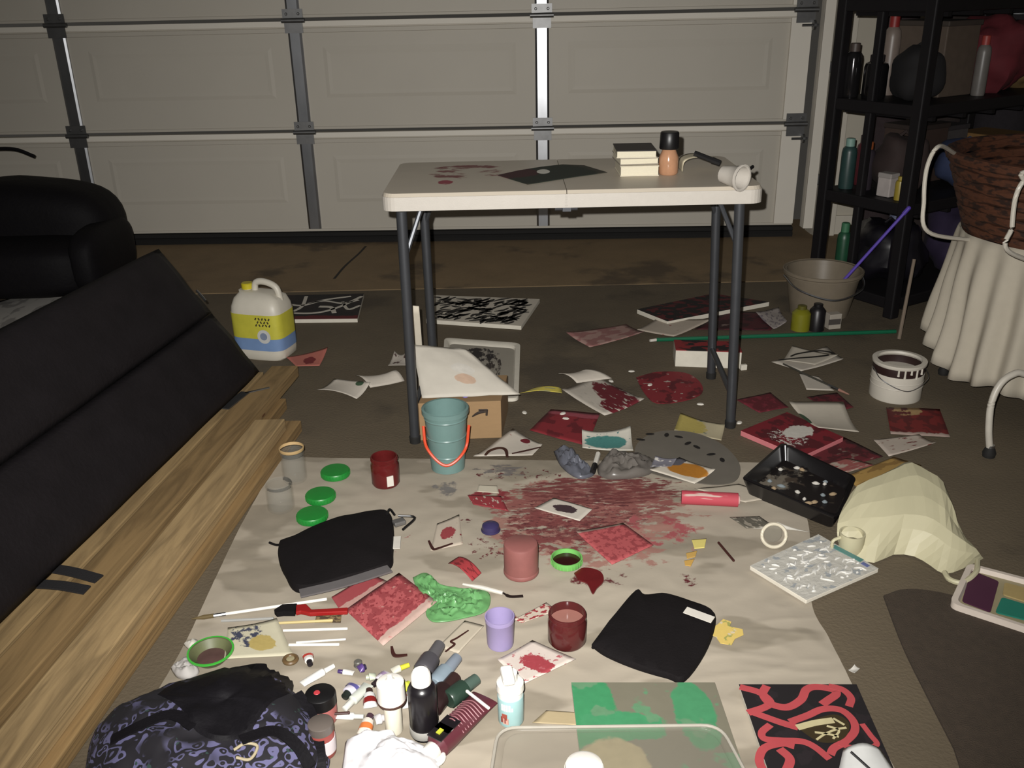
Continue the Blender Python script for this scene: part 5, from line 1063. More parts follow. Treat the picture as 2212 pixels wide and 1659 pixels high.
for px, wd in (([(1722, 1572), (1760, 1562), (1800, 1556)], 16), ([(1760, 1582), (1790, 1586), (1812, 1592)], 5), ([(1764, 1598), (1782, 1586), (1806, 1576), (1828, 1572)], 5), ([(1800, 1552), (1824, 1566)], 5), ([(1786, 1568), (1812, 1578), (1800, 1596)], 5)):
    stroke(cv, px, wd, 0.0228, m_egg)
wp = thing('folded_card', 'white folded card standing on the corner of the coral and black canvas', 'card', G(1870, 1650, 0.021))
q = [G(1806, 1690, 0.022), G(1822, 1618, 0.03), G(1900, 1616, 0.03), G(1950, 1690, 0.022)]
MB().grid(8, 8, lambda u, v: (q[0]*(1-u)*(1-v)+q[3]*u*(1-v)+q[2]*u*v+q[1]*(1-u)*v)+np.array([0, 0, 0.012*math.sin(math.pi*u)])).build('card', mat('bright_card', (205, 205, 202), 0.6), wp, solid=0.001)
MB().tube([G(1838, 1624, 0.05), G(1880, 1662, 0.04)], 0.0022).build('pencil_line', m_black, wp)
# ================================================================== bottles and tubes at the front
def ubottle(label, bx, by, ytop, wpx, m, mc, capf=0.25, capr=0.5, name='bottle', neck=0.75, sh=0.62, z=CZ, label_m=None, lz=(0.15, 0.5), cap_w=None):
    p = G(bx, by, z); k = mpp(p); H = hgt(p, ytop)-z; r = wpx/2*k; t = thing(name, label, 'bottle', p)
    MB().lathe([(r*0.92, 0), (r, 0.004), (r, H*sh), (r*0.86, H*(sh+0.06)), (r*capr, H*neck), (r*capr*0.95, H*(1-capf))], p, seg=28).build('body', m, t)
    cr_ = cap_w or r*capr*1.1
    MB().lathe([(cr_*1.04, H*(1-capf)), (cr_*1.04, H*(1-capf)+0.002), (cr_, H*0.97), (cr_*0.8, H)], p, seg=24).build('cap', mc, t)
    if label_m: MB().lathe([(r+0.0004, H*lz[0]), (r+0.0008, H*lz[0]+0.001), (r+0.0008, H*lz[1]), (r+0.0004, H*lz[1]+0.001)], p, seg=28).build('label', label_m, t)
    return t, p, r, H
m_wcap = mat('white_cap', (226, 222, 214), 0.35); m_bb = mat('black_paint_bottle', (24, 21, 24), 0.3)
t, p, r, H = ubottle('black paint bottle with a white cap standing among the paint tubes', 918, 1584, 1450, 62, m_bb, m_wcap, 0.17, 0.6, neck=0.81, sh=0.72)
MB().lathe([(r+0.0005, 0.006), (r+0.001, 0.007), (r+0.001, H*0.16), (r+0.0005, H*0.165)], p, seg=28).build('label_band', mat('grey_label', (150, 148, 142), 0.5), t)
t, p, r, H = ubottle('white glue bottle with a cone tip beside the black paint bottle', 852, 1578, 1470, 38, mat('white_glue', (214, 208, 190), 0.35), m_wcap, 0.36, 0.9, neck=0.62, sh=0.5, cap_w=0.024)
MB().lathe([(0.022, H*0.93), (0.006, H*1.02), (0.004, H*1.1), (0.0001, H*1.11)], p, seg=16).build('nozzle', m_wcap, t)
MB().lathe([(0.0246, H*0.6), (0.0258, H*0.61), (0.0258, H*0.645), (0.0246, H*0.65)], p, seg=24).build('collar', mat('brown_collar', (70, 46, 38), 0.5), t)
m_pb = mat('aqua_pump_bottle', (150, 184, 184), 0.3, var=0.1)
t, p, r, H = ubottle('pump bottle with a white top and aqua label behind the clear tray', 1104, 1556, 1470, 54, mat('clear_gel', (196, 200, 196), 0.25), m_wcap, 0.18, 0.62, neck=0.78, sh=0.7, label_m=m_pb, lz=(0.04, 0.66), cap_w=0.024)
lb = t.children[-1]
MB().lathe([(0.012, H*0.99), (0.013, H*1.0), (0.013, H*1.2), (0.006, H*1.21)], p, seg=20).build('pump_stem', m_wcap, t)
MB().box(p+np.array([-0.004, -0.012, H*1.24]), (0.022, 0.042, 0.014), 0.15).build('pump_head', m_wcap, t, smooth=False, bevel=0.005)
m_lt = mat('white_print', (222, 226, 222), 0.5)
for i, (zz, nn) in enumerate(((0.56, 4), (0.49, 5))):
    for j in range(nn):
        a = math.radians(-128+j*11); q = p+np.array([math.cos(a)*(r+0.0014), math.sin(a)*(r+0.0014), H*zz]); MB().box(q, (0.0035, 0.0012, 0.0065), a+math.pi/2).build('letter', m_lt, lb, smooth=False)
for a, zz, c in ((-118, 0.3, (150, 72, 60)), (-112, 0.2, (196, 150, 136)), (-124, 0.22, (120, 60, 56))):
    aa = math.radians(a); q = p+np.array([math.cos(aa)*(r+0.0014), math.sin(aa)*(r+0.0014), H*zz]); MB().box(q, (0.01, 0.0012, 0.012), aa+math.pi/2).build('printed_patch', mat('print%s' % (c,), c, 0.5), lb, smooth=False)
def tubeb(label, a, b, rr, m, mc, capt=0.25, z=None, name='paint_tube', cat='paint tube', lab=None, flat=True, grp=None, zb=None):
    """paint tube or bottle lying from its foot a to its cap b"""
    z = z if z is not None else CZ+rr
    A, B = G(a[0], a[1], z), G(b[0], b[1], z if zb is None else zb); d = B-A; L = np.linalg.norm(d); d = d/L
    t = thing(name, label, cat, (A+B)/2*np.array([1, 1, 0])+np.array([0, 0, z-rr]), grp)
    s = np.array([-d[1], d[0], 0]); s = s/np.linalg.norm(s); upv = np.cross(d, s); upv = upv if upv[2] > 0 else -upv; n = 14; vs = []; body = 1-capt; secs = [(0.0, 1.15 if flat else 0.9, 0.12 if flat else 0.9), (0.03, 1.15 if flat else 1.0, 0.2 if flat else 1.0), (0.3*body, 1.08 if flat else 1, 0.6 if flat else 1), (0.8*body, 1, 0.95 if flat else 1), (0.93*body, 0.95, 0.95), (body, 0.5, 0.5)]
    for tt, w_, h_ in secs:
        for i in range(n):
            an = 2*math.pi*i/n; vs.append(A+d*L*tt+s*rr*w_*math.cos(an)+upv*rr*h_*math.sin(an))
    fs = [(j*n+i, j*n+(i+1) % n, (j+1)*n+(i+1) % n, (j+1)*n+i) for j in range(len(secs)-1) for i in range(n)]+[tuple(range(n-1, -1, -1)), tuple((len(secs)-1)*n+i for i in range(n))]
    MB().add(vs, fs).build('body', m, t)
    MB().lathe([(rr*0.62, 0), (rr*0.66, L*0.01), (rr*0.6, L*capt*0.97), (rr*0.5, L*capt)], A+d*L*body*0.995, axis=d, seg=16).build('cap', mc, t)
    if lab is not None:
        vs = []
        for tt, w_, h_ in ((0.25*body, 1.12, 0.62), (0.32*body, 1.1, 0.66), (0.55*body, 1.07, 0.84), (0.6*body, 1.06, 0.86)):
            for i in range(n):
                an = 2*math.pi*i/n; vs.append(A+d*L*tt+s*(rr*w_+0.0006)*math.cos(an)+upv*(rr*h_+0.0006)*math.sin(an))
        MB().add(vs, [(j*n+i, j*n+(i+1) % n, (j+1)*n+(i+1) % n, (j+1)*n+i) for j in range(3) for i in range(n)]).build('label', lab, t)
    return t
def pm_(c, rough=0.35): return mat('tube_%d_%d_%d' % c, c, rough, var=0.08)
WHT, DK = (214, 210, 204), (30, 26, 30)
tubeb('charcoal capped paint bottle lying behind the black bottle', (912, 1452), (950, 1392), 0.02, pm_((70, 68, 72)), pm_((84, 82, 84)), 0.5, flat=False, name='bottle', cat='bottle')
tubeb('blue grey paint bottle lying right of the black bottle', (938, 1482), (988, 1420), 0.018, pm_((126, 140, 150)), pm_((112, 120, 130)), 0.45, flat=False, name='bottle', cat='bottle')
tubeb('dark brown paint bottle lying behind the magenta tube', (930, 1530), (984, 1462), 0.021, pm_((40, 26, 26)), pm_((50, 34, 32)), 0.4, flat=False, name='bottle', cat='bottle')
tubeb('dark green paint bottle lying with its cap toward the lilac cup', (968, 1512), (1030, 1466), 0.018, pm_((40, 58, 48)), pm_((72, 88, 80)), 0.4, flat=False, name='bottle', cat='bottle', z=0.034)
t = tubeb('large magenta paint tube with ridged body lying at the front', (1048, 1506), (924, 1632), 0.024, pm_((88, 42, 50)), m_wcap, 0.1, lab=None, z=0.03)
A, B = G(1048, 1506, 0.03), G(924, 1632, 0.03); d = B-A
for i in range(9):
    q = A+d*(0.22+0.045*i); s = np.array([-d[1], d[0], 0]); s = s/np.linalg.norm(s)
    MB().tube(arc([q-s*0.024+np.array([0, 0, 0.006]), q+np.array([0, 0, 0.0185+0.0008*i]), q+s*0.024+np.array([0, 0, 0.006])], 5), 0.0012, 6).build('ridge', pm_((140, 92, 98)), t)
for tt, c, wd in ((0.64, (24, 20, 24), 0.03), (0.7, (186, 182, 178), 0.008), (0.74, (186, 182, 178), 0.008), (0.8, (28, 24, 26), 0.03)):
    q = A+d*tt; MB().ribbon([q+np.array([0, 0, 0.0215])-d/np.linalg.norm(d)*wd/2, q+np.array([0, 0, 0.0215])+d/np.linalg.norm(d)*wd/2], 0.03, 0.002).build('label_band', pm_(c), t, smooth=False)
q = A+d*0.79; MB().box(q+np.array([0, 0, 0.025]), (0.012, 0.008, 0.002), math.atan2(d[1], d[0])).build('sticker', pm_((186, 190, 60)), t, smooth=False)
p = G(976, 1506, CZ); t = thing('tape_ring', 'small white and grey ring between the dark bottles and the magenta tube', 'ring', p)
MB().tube([p+np.array([0.011*math.cos(a), 0.004, 0.014+0.011*math.sin(a)]) for a in [2*math.pi*i/22 for i in range(23)]], 0.0035).build('ring', m_wcap, t); MB().lathe([(0.008, 0), (0.008, 0.004)], p+np.array([0, 0.006, 0.014]), axis=(0, -1, 0), seg=16).build('hub', pm_((90, 92, 90)), t)
rod('white stick leaning over the dark green bottle', (1056, 1530), (1010, 1494), 0.003, m_wcap, z=0.05)
tubeb('yellow tipped thin paint tube pointing at the charcoal bottle', (846, 1450), (884, 1436), 0.008, pm_((200, 196, 180)), pm_((196, 192, 60)), 0.5)
SMALL = [((664, 1412), (670, 1436), 0.009, WHT, DK, 'white paint tube with a red foot near the brown stopper', (190, 60, 50)),
 ((652, 1478), (722, 1438), 0.008, (222, 220, 214), (216, 214, 206), 'long white paint tube on the left of the tube pile', None),
 ((764, 1454), (730, 1450), 0.006, WHT, (62, 44, 96), 'small white tube with a purple cap', None),
 ((774, 1446), (790, 1440), 0.009, (84, 62, 120), (40, 34, 60), 'short purple tube right of the purple capped tube', None),
 ((768, 1478), (744, 1506), 0.012, (206, 200, 212), (34, 40, 36), 'lilac banded white tube with a dark cap', (88, 84, 140)),
 ((796, 1478), (744, 1532), 0.010, (196, 200, 190), (214, 214, 206), 'long pale green white tube in the middle of the pile', None),
 ((838, 1452), (806, 1480), 0.009, (206, 198, 206), (40, 30, 34), 'pale lilac tube with a black cap beside the glue bottle', (150, 130, 160)),
 ((800, 1528), (797, 1490), 0.011, (200, 200, 198), (60, 40, 36), 'short white tube with a dark red foot', (120, 32, 30)),
 ((786, 1585), (800, 1545), 0.011, (204, 196, 184), (70, 50, 60), 'short white tube with an orange foot above the tissue', (196, 112, 60)),
 ((722, 1546), (786, 1548), 0.007, (220, 218, 212), (200, 200, 194), 'white tube lying flat beside the small jars', None),
 ((810, 1556), (830, 1550), 0.010, (210, 206, 206), (196, 190, 190), 'stubby white tube left of the glue bottle', None),
 ((882, 1528), (872, 1502), 0.009, (206, 204, 200), (180, 60, 60), 'white tube with a red cap between glue and black bottles', None),
 ((866, 1490), (884, 1476), 0.010, (186, 190, 70), (170, 176, 60), 'yellow green tube behind the glue bottle', None),
 ((812, 1460), (790, 1464), 0.008, (190, 196, 176), (176, 180, 160), 'pale green tube at the top of the pile', None)]
for a, b, rr, c, cc, l, band in SMALL:
    tubeb(l, a, b, rr, pm_(c), pm_(cc), 0.3, lab=pm_(band) if band else None)
p = G(774, 1438, CZ); t = thing('bottle_closure', 'small dark grey cap above the purple tube', 'cap', p); MB().lathe([(0.008, 0), (0.008, 0.01), (0.006, 0.012), (0.0001, 0.012)], p).build('shell', pm_((92, 90, 84)), t); MB().lathe([(0.0085, 0), (0.009, 0.001), (0.0085, 0.003)], p).build('lip', pm_((92, 90, 84)), t)
rod('dark thin brush lying on the flat white tube', (716, 1542), (752, 1540), 0.0028, m_brn, z=0.03, name='paint_brush', cat='brush')
# white crumpled tissue at the front edge
m_tis = mat('white_tissue', (226, 224, 226), 0.9, var=0.03)
mound('tissue', 'bright white crumpled paper towel at the front edge', 'paper towel', [(746, 1606), (790, 1590), (846, 1588), (862, 1612), (902, 1612), (940, 1640), (950, 1700), (850, 1740), (744, 1720)], m_tis, z=0.012, height=0.035, amp=0.02, fs=13, seed=4.4, rings=18)
p = G(936, 1640, 0.02); t = thing('bottle_closure', 'white round cap beside the paper towel at the front', 'cap', p); MB().tube([p+np.array([0.018*math.cos(a), 0.018*math.sin(a), 0.004]) for a in [2*math.pi*i/24 for i in range(25)]], 0.004).build('lip', m_wcap, t); MB().lathe([(0.0001, 0), (0.017, 0), (0.017, 0.004), (0.0001, 0.005)], p).build('shell', m_wcap, t)
# ================================================================== backpack and small jars at the front left
m_flor = bpy.data.materials.new('paisley_fabric'); m_flor.use_nodes = True; nt = m_flor.node_tree; pb_ = nt.nodes['Principled BSDF']
tc = nd(nt, 'ShaderNodeTexCoord').outputs['Object']
vo = nd(nt, 'ShaderNodeTexVoronoi'); vo.feature = 'SMOOTH_F1'; vo.inputs['Scale'].default_value = 55
wv = nt.nodes.new('ShaderNodeVectorMath'); wv.operation = 'ADD'; nz_ = nd(nt, 'ShaderNodeTexNoise'); nz_.inputs['Scale'].default_value = 14; nt.links.new(tc, nz_.inputs['Vector'])
sc1 = nt.nodes.new('ShaderNodeVectorMath'); sc1.operation = 'SCALE'; sc1.inputs['Scale'].default_value = 0.05; nt.links.new(nz_.outputs['Color'], sc1.inputs[0])
nt.links.new(tc, wv.inputs[0]); nt.links.new(sc1.outputs[0], wv.inputs[1]); nt.links.new(wv.outputs[0], vo.inputs['Vector'])
ringm = mth(nt, 'SINE', mth(nt, 'MULTIPLY', vo.outputs['Distance'], 22.0))
big = mrange(nt, nz(nt, tc, 9, 2), 0.38, 0.5)
msk = mth(nt, 'MULTIPLY', mrange(nt, ringm, 0.1, 0.5), big)
kc = mixc(nt, msk, lin((19, 16, 23)), lin((92, 90, 124))); kc = mixc(nt, mrange(nt, nz(nt, tc, 55, 2), 0.66, 0.7), kc, lin((40, 60, 56)))
nt.links.new(kc, pb_.inputs['Base Color']); pb_.inputs['Roughness'].default_value = 0.85
BPC = G(452, 1652, 0.0)
def bph(x, y):
    dx, dy = (x-BPC[0])/0.2, (y-BPC[1])/0.165; a = 0.45; dx, dy = dx*math.cos(a)+dy*math.sin(a), -dx*math.sin(a)+dy*math.cos(a)
    r2 = (abs(dx)**2.6+abs(dy)**2.6)
    return 0.115*max(0.0, 1-r2)**0.45+0.012*noise.fractal((x*13, y*13, 2.0), 0.7, 2, 3)*(1 if r2 < 1 else 0)
bpk = thing('backpack', 'black backpack with a lavender paisley pattern at the front left corner', 'backpack', BPC)
vs = []; N = 72; RN = 22
for j in range(RN+1):
    t_ = j/RN
    for i in range(N):
        a = 2*math.pi*i/N; sgn = lambda q: math.copysign(abs(q)**(2/2.6), q)
        dx, dy = sgn(math.cos(a))*t_, sgn(math.sin(a))*t_; b_ = 0.45; dx, dy = dx*math.cos(b_)-dy*math.sin(b_), dx*math.sin(b_)+dy*math.cos(b_)
        x, y = BPC[0]+dx*0.2, BPC[1]+dy*0.165; vs.append((x, y, max(0.010, bph(x, y)) if j < RN else 0.0095))
MB().add(vs, [(j*N+i, j*N+(i+1) % N, (j+1)*N+(i+1) % N, (j+1)*N+i) for j in range(RN) for i in range(N)]).build('body', m_flor, bpk)
def onto(x, y, off):
    z = 0.1
    for _ in range(25):
        q = G(x, y, z); z = 0.5*z+0.5*(bph(q[0], q[1])+off)
    return G(x, y, z)
m_flap = mat('black_nylon', (15, 13, 17), 0.7, var=0.25, bump=0.15, bscale=90, spec=0.2)
fp = [(340, 1500), (372, 1478), (450, 1452), (520, 1432), (596, 1424), (622, 1450), (634, 1490), (588, 1516), (556, 1556), (530, 1592), (470, 1600), (424, 1580), (400, 1540), (372, 1516)]
cx = sum(a for a, b in fp)/len(fp); cy = sum(b for a, b in fp)/len(fp); ring = [np.array(q) for q in arc([(a, b, 0) for a, b in fp]+[(fp[0][0], fp[0][1], 0)], 4)[:-1]]
vs = []; N = len(ring); RN = 8
for j in range(RN+1):
    for q in ring:
        s_ = j/RN; vs.append(onto(cx+(q[0]-cx)*s_, cy+(q[1]-cy)*s_, 0.006 if j < RN else 0.001))
MB().add(vs, [(j*N+i, j*N+(i+1) % N, (j+1)*N+(i+1) % N, (j+1)*N+i) for j in range(RN) for i in range(N)]).build('flap', m_flap, bpk)
for px in ([(640, 1500), (668, 1540), (684, 1590), (690, 1650), (690, 1700)], [(240, 1600), (300, 1570), (370, 1545), (420, 1570)], [(520, 1600), (590, 1580), (640, 1610), (672, 1660)]):
    MB().ribbon(arc([onto(x, y, 0.004) for x, y in px], 6), 0.022, 0.003).build('strap', m_flap, bpk, smooth=False)
MB().tube(arc([onto(x, y, 0.006) for x, y in ((505, 1620), (530, 1606), (556, 1612), (540, 1640), (510, 1636))], 5), 0.0025).build('zip', mat('tan_zip', (160, 148, 120), 0.6), bpk)
p = G(698, 1552, CZ); k = mpp(p); H = hgt(p, 1496)-CZ; r = 32*k
t = thing('jar', 'small pink jar with a black lid beside the backpack', 'jar', p)
MB().lathe([(r*0.94, 0), (r, 0.003), (r, H*0.55), (r*0.94, H*0.6)], p, seg=28).build('body', mat('dull_pink_jar', (158, 92, 88), 0.4, var=0.2), t); MB().lathe([(r*0.98, H*0.58), (r*1.02, H*0.6), (r*1.0, H*0.97), (r*0.92, H), (0.0001, H)], p, seg=28).build('lid', m_black, t)
MB().lathe([(0.0001, H), (r*0.22, H), (r*0.2, H+0.0008), (0.0001, H+0.001)], p+np.array([-r*0.2, 0, 0]), seg=14).build('paint_spot', pm_((180, 60, 66)), t)
p = G(700, 1625, CZ); k = mpp(p); H = hgt(p, 1560)-CZ; r = 27*k
t = thing('jar', 'small jar with a white label and red base in front of the pink jar', 'jar', p)
MB().lathe([(r*0.94, 0), (r, 0.003), (r, H*0.7), (r*0.9, H*0.76)], p, seg=28).build('body', pm_((140, 66, 60)), t); MB().lathe([(r*0.96, H*0.75), (r, H*0.76), (r, H*0.98), (r*0.92, H), (0.0001, H)], p, seg=28).build('lid', pm_((96, 88, 82)), t)
MB().lathe([(r+0.0004, H*0.14), (r+0.001, H*0.15), (r+0.001, H*0.55), (r+0.0004, H*0.56)], p, seg=28).build('label', pm_((206, 196, 198)), t)
# ================================================================== things on the right of the cloth
# black paint tray with dirty well
bt = thing('paint_tray', 'black plastic paint tray with pale lumps and glints behind the cream bag', 'paint tray', G(1720, 1050, 0.0))
tl = [G(1600, 1035, 0.055), G(1812, 1118, 0.055), G(1850, 1030, 0.055), G(1690, 955, 0.055)]
m_tray = mat('black_tray_plastic', (20, 18, 19), 0.25, var=0.2, spec=0.6)
o_ = rquad(tl, 0.02, 0.0); n = len(o_); c = sum(o_)/n
botm = [c+(p-c)*0.88+np.array([0, 0, 0.01]) for p in o_]; topr = [p+np.array([0, 0, 0.055]) for p in o_]; inr = [c+(p-c)*0.94+np.array([0, 0, 0.055]) for p in o_]; inb = [c+(p-c)*0.84+np.array([0, 0, 0.018]) for p in o_]
MB().add(botm+topr+inr+inb, [(k_*n+i, k_*n+(i+1) % n, (k_+1)*n+(i+1) % n, (k_+1)*n+i) for k_ in range(3) for i in range(n)]+[tuple(range(n-1, -1, -1))]).build('shell', m_tray, bt)
MB().add(inb, [tuple(range(n))], [((p[0]-c[0])*2+0.5, (p[1]-c[1])*2+0.5) for p in inb]).build('well', paint((28, 24, 24), [('splat', (120, 112, 100), 0.35, 0.65, 0.35, 0.3, 9, 0.5, (1, 1)), ('noise', (70, 60, 52), 7, 0.62, (1, 1), 0)], rough=0.35), bt, smooth=False)
random.seed(5)
for i in range(16):  # small pale, grey and tan lumps scattered over the well
    u, v = random.uniform(0.15, 0.85), random.uniform(0.25, 0.9); q = tl[0]*(1-u)*(1-v)+tl[1]*u*(1-v)+tl[2]*u*v+tl[3]*(1-u)*v; q = np.array([q[0], q[1], 0.019])
    MB().lathe([(0.006, 0), (0.007, 0.002), (0.003, 0.006), (0.0003, 0.007)], q, seg=8, sx=random.uniform(0.7, 1.8), rz=random.random()*3).build('pale_lump', mat('chip%d' % (i % 3), ((190, 186, 178), (120, 128, 132), (150, 130, 104))[i % 3], 0.2), bt)
MB().tube([tl[0]+np.array([0.01, 0.005, 0.0]), tl[1]+np.array([-0.01, 0.0, 0.0])], 0.004).build('edge_bead', m_tray, bt)
# crumpled grey plastic bag & round stained tray lid
m_gb = mat('grey_film', (128, 122, 116), 0.3, opac=0.5, var=0.2, scale=20)
lidt = flatpoly('plastic_disc', 'large round grey translucent sheet with paint specks on the cloth edge', 'plastic sheet', [(1370, 1000), (1376, 960), (1420, 934), (1490, 934), (1555, 958), (1596, 1000), (1592, 1036), (1550, 1048), (1480, 1040), (1410, 1024)], mat('grey_film_sheet', (128, 122, 112), 0.35, opac=0.6, var=0.15, scale=14), z=0.012, h=0.002, smooth_n=5)
for i, (x, y) in enumerate(((1404, 938), (1440, 940), (1466, 944), (1486, 958), (1505, 966), (1536, 982), (1560, 994), (1384, 950))):
    p = G(x, y, 0.0142); MB().lathe([(0.004, 0), (0.007, 0.001), (0.004, 0.002), (0.0004, 0.0025)], p, seg=9, sx=2.0, rz=i*1.3).build('paint_speck', m_bst, lidt)
mound('plastic_bag', 'crumpled grey plastic glove right of the teal card', 'glove', [(1290, 1010), (1320, 980), (1380, 985), (1420, 1000), (1400, 1026), (1330, 1036), (1296, 1028)], m_gb, z=0.012, height=0.025, amp=0.02, fs=20, seed=3.1)
mound('plastic_bag', 'crumpled bluish grey plastic glove left of the black marker', 'glove', [(1196, 976), (1224, 966), (1256, 1000), (1284, 1024), (1250, 1034), (1214, 1010)], mat('bluegrey_film', (110, 112, 122), 0.3, opac=0.6, var=0.2, scale=20), z=0.012, height=0.02, amp=0.02, fs=22, seed=6.1)
t = thing('marker_pen', 'short black and white marker lying below the teal card', 'marker', G(1282, 1000, 0.012)); a, b, c_ = G(1292, 980, 0.022), G(1285, 1004, 0.02), G(1280, 1020, 0.019)
MB().tube([a, b], 0.007).build('barrel', m_fleck, t); MB().tube([b, c_], 0.008).build('cap', m_black, t)
P('painted_paper', 'orange painted card with a white border on the grey lid', [(1400, 1014), (1500, 1046), (1546, 1014), (1468, 988)], (196, 188, 174), [('blob', (176, 116, 34), 0.55, 0.58, 0.46, 0.36, 5, 0.25), ('blob', (90, 88, 96), 0.08, 0.8, 0.2, 0.3, 5, 0.4)], z=0.02, lift=(0, 0, 0.012, 0))
P('painted_paper', 'grey painted scrap behind the orange card', [(1404, 1008), (1450, 1008), (1462, 990), (1416, 984)], (104, 102, 110), [('noise', (190, 186, 180), 3, 0.62, (1, 1), 0)], z=0.022, lift=(0, 0, 0.01, 0.012))
p0, p1 = G(1472, 1074, 0.024), G(1594, 1080, 0.024)
t = thing('paper_roll', 'rolled pink red painted paper tube near the black tray', 'paper roll', (p0+p1)/2*np.array([1, 1, 0])+np.array([0, 0, 0.01])); dr = p1-p0; L = np.linalg.norm(dr)
MB().lathe([(0.018, 0), (0.018, L), (0.0165, L), (0.0165, 0)], p0, axis=dr, seg=24).build('outer_sheet', paint((168, 62, 74), [('noise', (196, 170, 160), 3, 0.64, (3, 1), 0)]), t)
MB().lathe([(0.012, 0.002), (0.012, L+0.004), (0.011, L+0.004), (0.011, 0.002)], p0, axis=dr, seg=20).build('inner_sheet', paint((186, 150, 146), []), t)
P('paper_sheet', 'white paper between the pink roll and the black tray', [(1500, 1056), (1610, 1086), (1680, 1074), (1596, 1046)], (176, 166, 150), [], z=0.0115)
P('painted_paper', 'dark smeared paper on the cloth right of the pink roll', [(1576, 1118), (1612, 1142), (1670, 1136), (1640, 1116)], (88, 84, 74), [('noise', (150, 142, 128), 3, 0.55, (1, 2), 0)], z=0.0125)
P('paper_strip', 'thin white folded strip behind the white tape ring', [(1626, 1142), (1680, 1138), (1750, 1150), (1680, 1128)], (190, 186, 176), [], z=0.013, lift=(0, 0.004, 0, 0.012))
p = G(1670, 1174, 0.012); t = thing('tape_ring', 'white ring standing by the textured white canvas', 'ring', p); k = mpp(p)
MB().tube([p+np.array([26*k*math.cos(a), 0.012*math.sin(a), 0.022+26*k*math.sin(a)*0.85]) for a in [2*math.pi*i/36 for i in range(37)]], 0.0042, 8).build('ring', mat('cream_ring', (196, 188, 168), 0.5), t)
MB().lathe([(0.0001, 0), (20*k, 0), (20*k, 0.001), (0.0001, 0.001)], p+np.array([0, 0.012, 0.022]), axis=(0, -1, 0.5), seg=24).build('film', mat('ring_film', (170, 164, 150), 0.3, opac=0.3), t)
# white impasto canvas
cv = canvas('canvas', 'white canvas with thick white texture and a teal corner beside the cream bag', [(1620, 1222), (1742, 1296), (1898, 1228), (1768, 1154)], 0.02, paint((182, 179, 170), [('noise', (158, 162, 164), 7, 0.6, (1, 1), 0)], bump=0.3), m_ced, zb=0.009)
m_imp = mat('white_impasto', (206, 204, 198), 0.6, var=0.05); q4 = [G(1624, 1222, 0.0202), G(1742, 1293, 0.0202), G(1893, 1228, 0.0202), G(1768, 1157, 0.0202)]
random.seed(21)
for i in range(70):
    u, v = random.uniform(0.06, 0.94), random.uniform(0.06, 0.94); p = q4[0]*(1-u)*(1-v)+q4[1]*u*(1-v)+q4[2]*u*v+q4[3]*(1-u)*v
    an = random.choice([0.1, 0.5, -0.4, 1.2, 0.9]); L = random.uniform(0.012, 0.03); d = np.array([math.cos(an), math.sin(an), 0])*L/2
    lo_ = min(u, 1-u, v, 1-v)
    if lo_ < 0.1: d = d*0.4
    pts = arc([p-d, p+np.array([-d[1], d[0], 0])*random.uniform(-0.5, 0.5), p+d], 4); N = len(pts)
    MB().tube([q+np.array([0, 0, 0.0006]) for q in pts], [0.0006+0.0024*math.sin(math.pi*(j+0.5)/N) for j in range(N)], 6).build('impasto_stroke', m_imp, cv)
MB().ribbon([G(1800, 1180, 0.0204), G(1862, 1212, 0.0204)], 0.014, 0.0012).build('teal_stroke', pm_((78, 128, 124)), cv, smooth=False)
MB().ribbon([G(1862, 1216, 0.0204), G(1876, 1224, 0.0204)], 0.01, 0.0012).build('blue_stroke', pm_((96, 104, 150)), cv, smooth=False)
# cream bag
m_cb = mat('cream_plastic', (182, 176, 146), 0.55, var=0.07, scale=14)
cb_ = thing('crumpled_bag', 'crumpled cream coloured plastic bag on the floor right of the cloth', 'bag', G(1950, 1170, 0.0))
lowp = [(1812, 1190), (1850, 1206), (1888, 1216), (1930, 1198), (1975, 1202), (2010, 1222), (2040, 1240), (2080, 1228), (2124, 1206)]
midp = [(1806, 1132), (1856, 1120), (1905, 1118), (1950, 1112), (2000, 1116), (2030, 1132), (2054, 1152), (2082, 1172), (2104, 1186)]
topp = [(1824, 1088), (1848, 1051), (1902, 1027), (1936, 1012), (1966, 1001), (2004, 1021), (2032, 1043), (2049, 1085), (2058, 1122)]
zl = [0.004]*9; zm = [0.055, 0.065, 0.075, 0.08, 0.08, 0.07, 0.06, 0.045, 0.03]; zt = [0.07, 0.095, 0.115, 0.125, 0.13, 0.12, 0.105, 0.08, 0.05]
rows = [[G(x, y, z) for (x, y), z in zip(lowp, zl)], [G(x, y, z) for (x, y), z in zip(midp, zm)], [G(x, y, z) for (x, y), z in zip(topp, zt)]]
rows.append([q+np.array([0.015, 0.012+0.04*min(1, i_/4), -q[2]*0.45]) for i_, q in enumerate(rows[2])]); rows.append([np.array([q[0]+0.03, q[1]+0.02+0.055*min(1, i_/4), 0.004]) for i_, q in enumerate(rows[2])])
rows = [arc(r_, 2) for r_ in rows]; nU = len(rows[0])-1
cols_ = [arc([rows[k_][i_] for k_ in range(5)], 3) for i_ in range(nU+1)]
def bagf(u, v):
    q = cols_[int(round(u*nU))][int(round(v*12))].copy(); e_ = math.sin(math.pi*min(1, max(0, v)))
    f_ = abs(noise.noise((q[0]*13+q[1]*6, q[1]*11, 3.3)))
    g_ = abs(noise.noise((q[0]*5-q[1]*9, q[2]*16, 7.7)))
    return q+np.array([0.006*e_*(0.5-g_), -0.022*e_*(0.3-min(f_, g_)), 0.020*e_*(0.3-min(f_, g_))])
MB().grid(nU, 12, bagf).build('bag_body', m_cb, cb_, smooth=False, solid=0.0015)
MB().tube(arc([G(2040, 1236, 0.012), G(2052, 1252, 0.012), G(2080, 1258, 0.014), G(2108, 1236, 0.02), G(2112, 1212, 0.02)], 6), 0.006).build('handle_loop', m_cb, cb_)
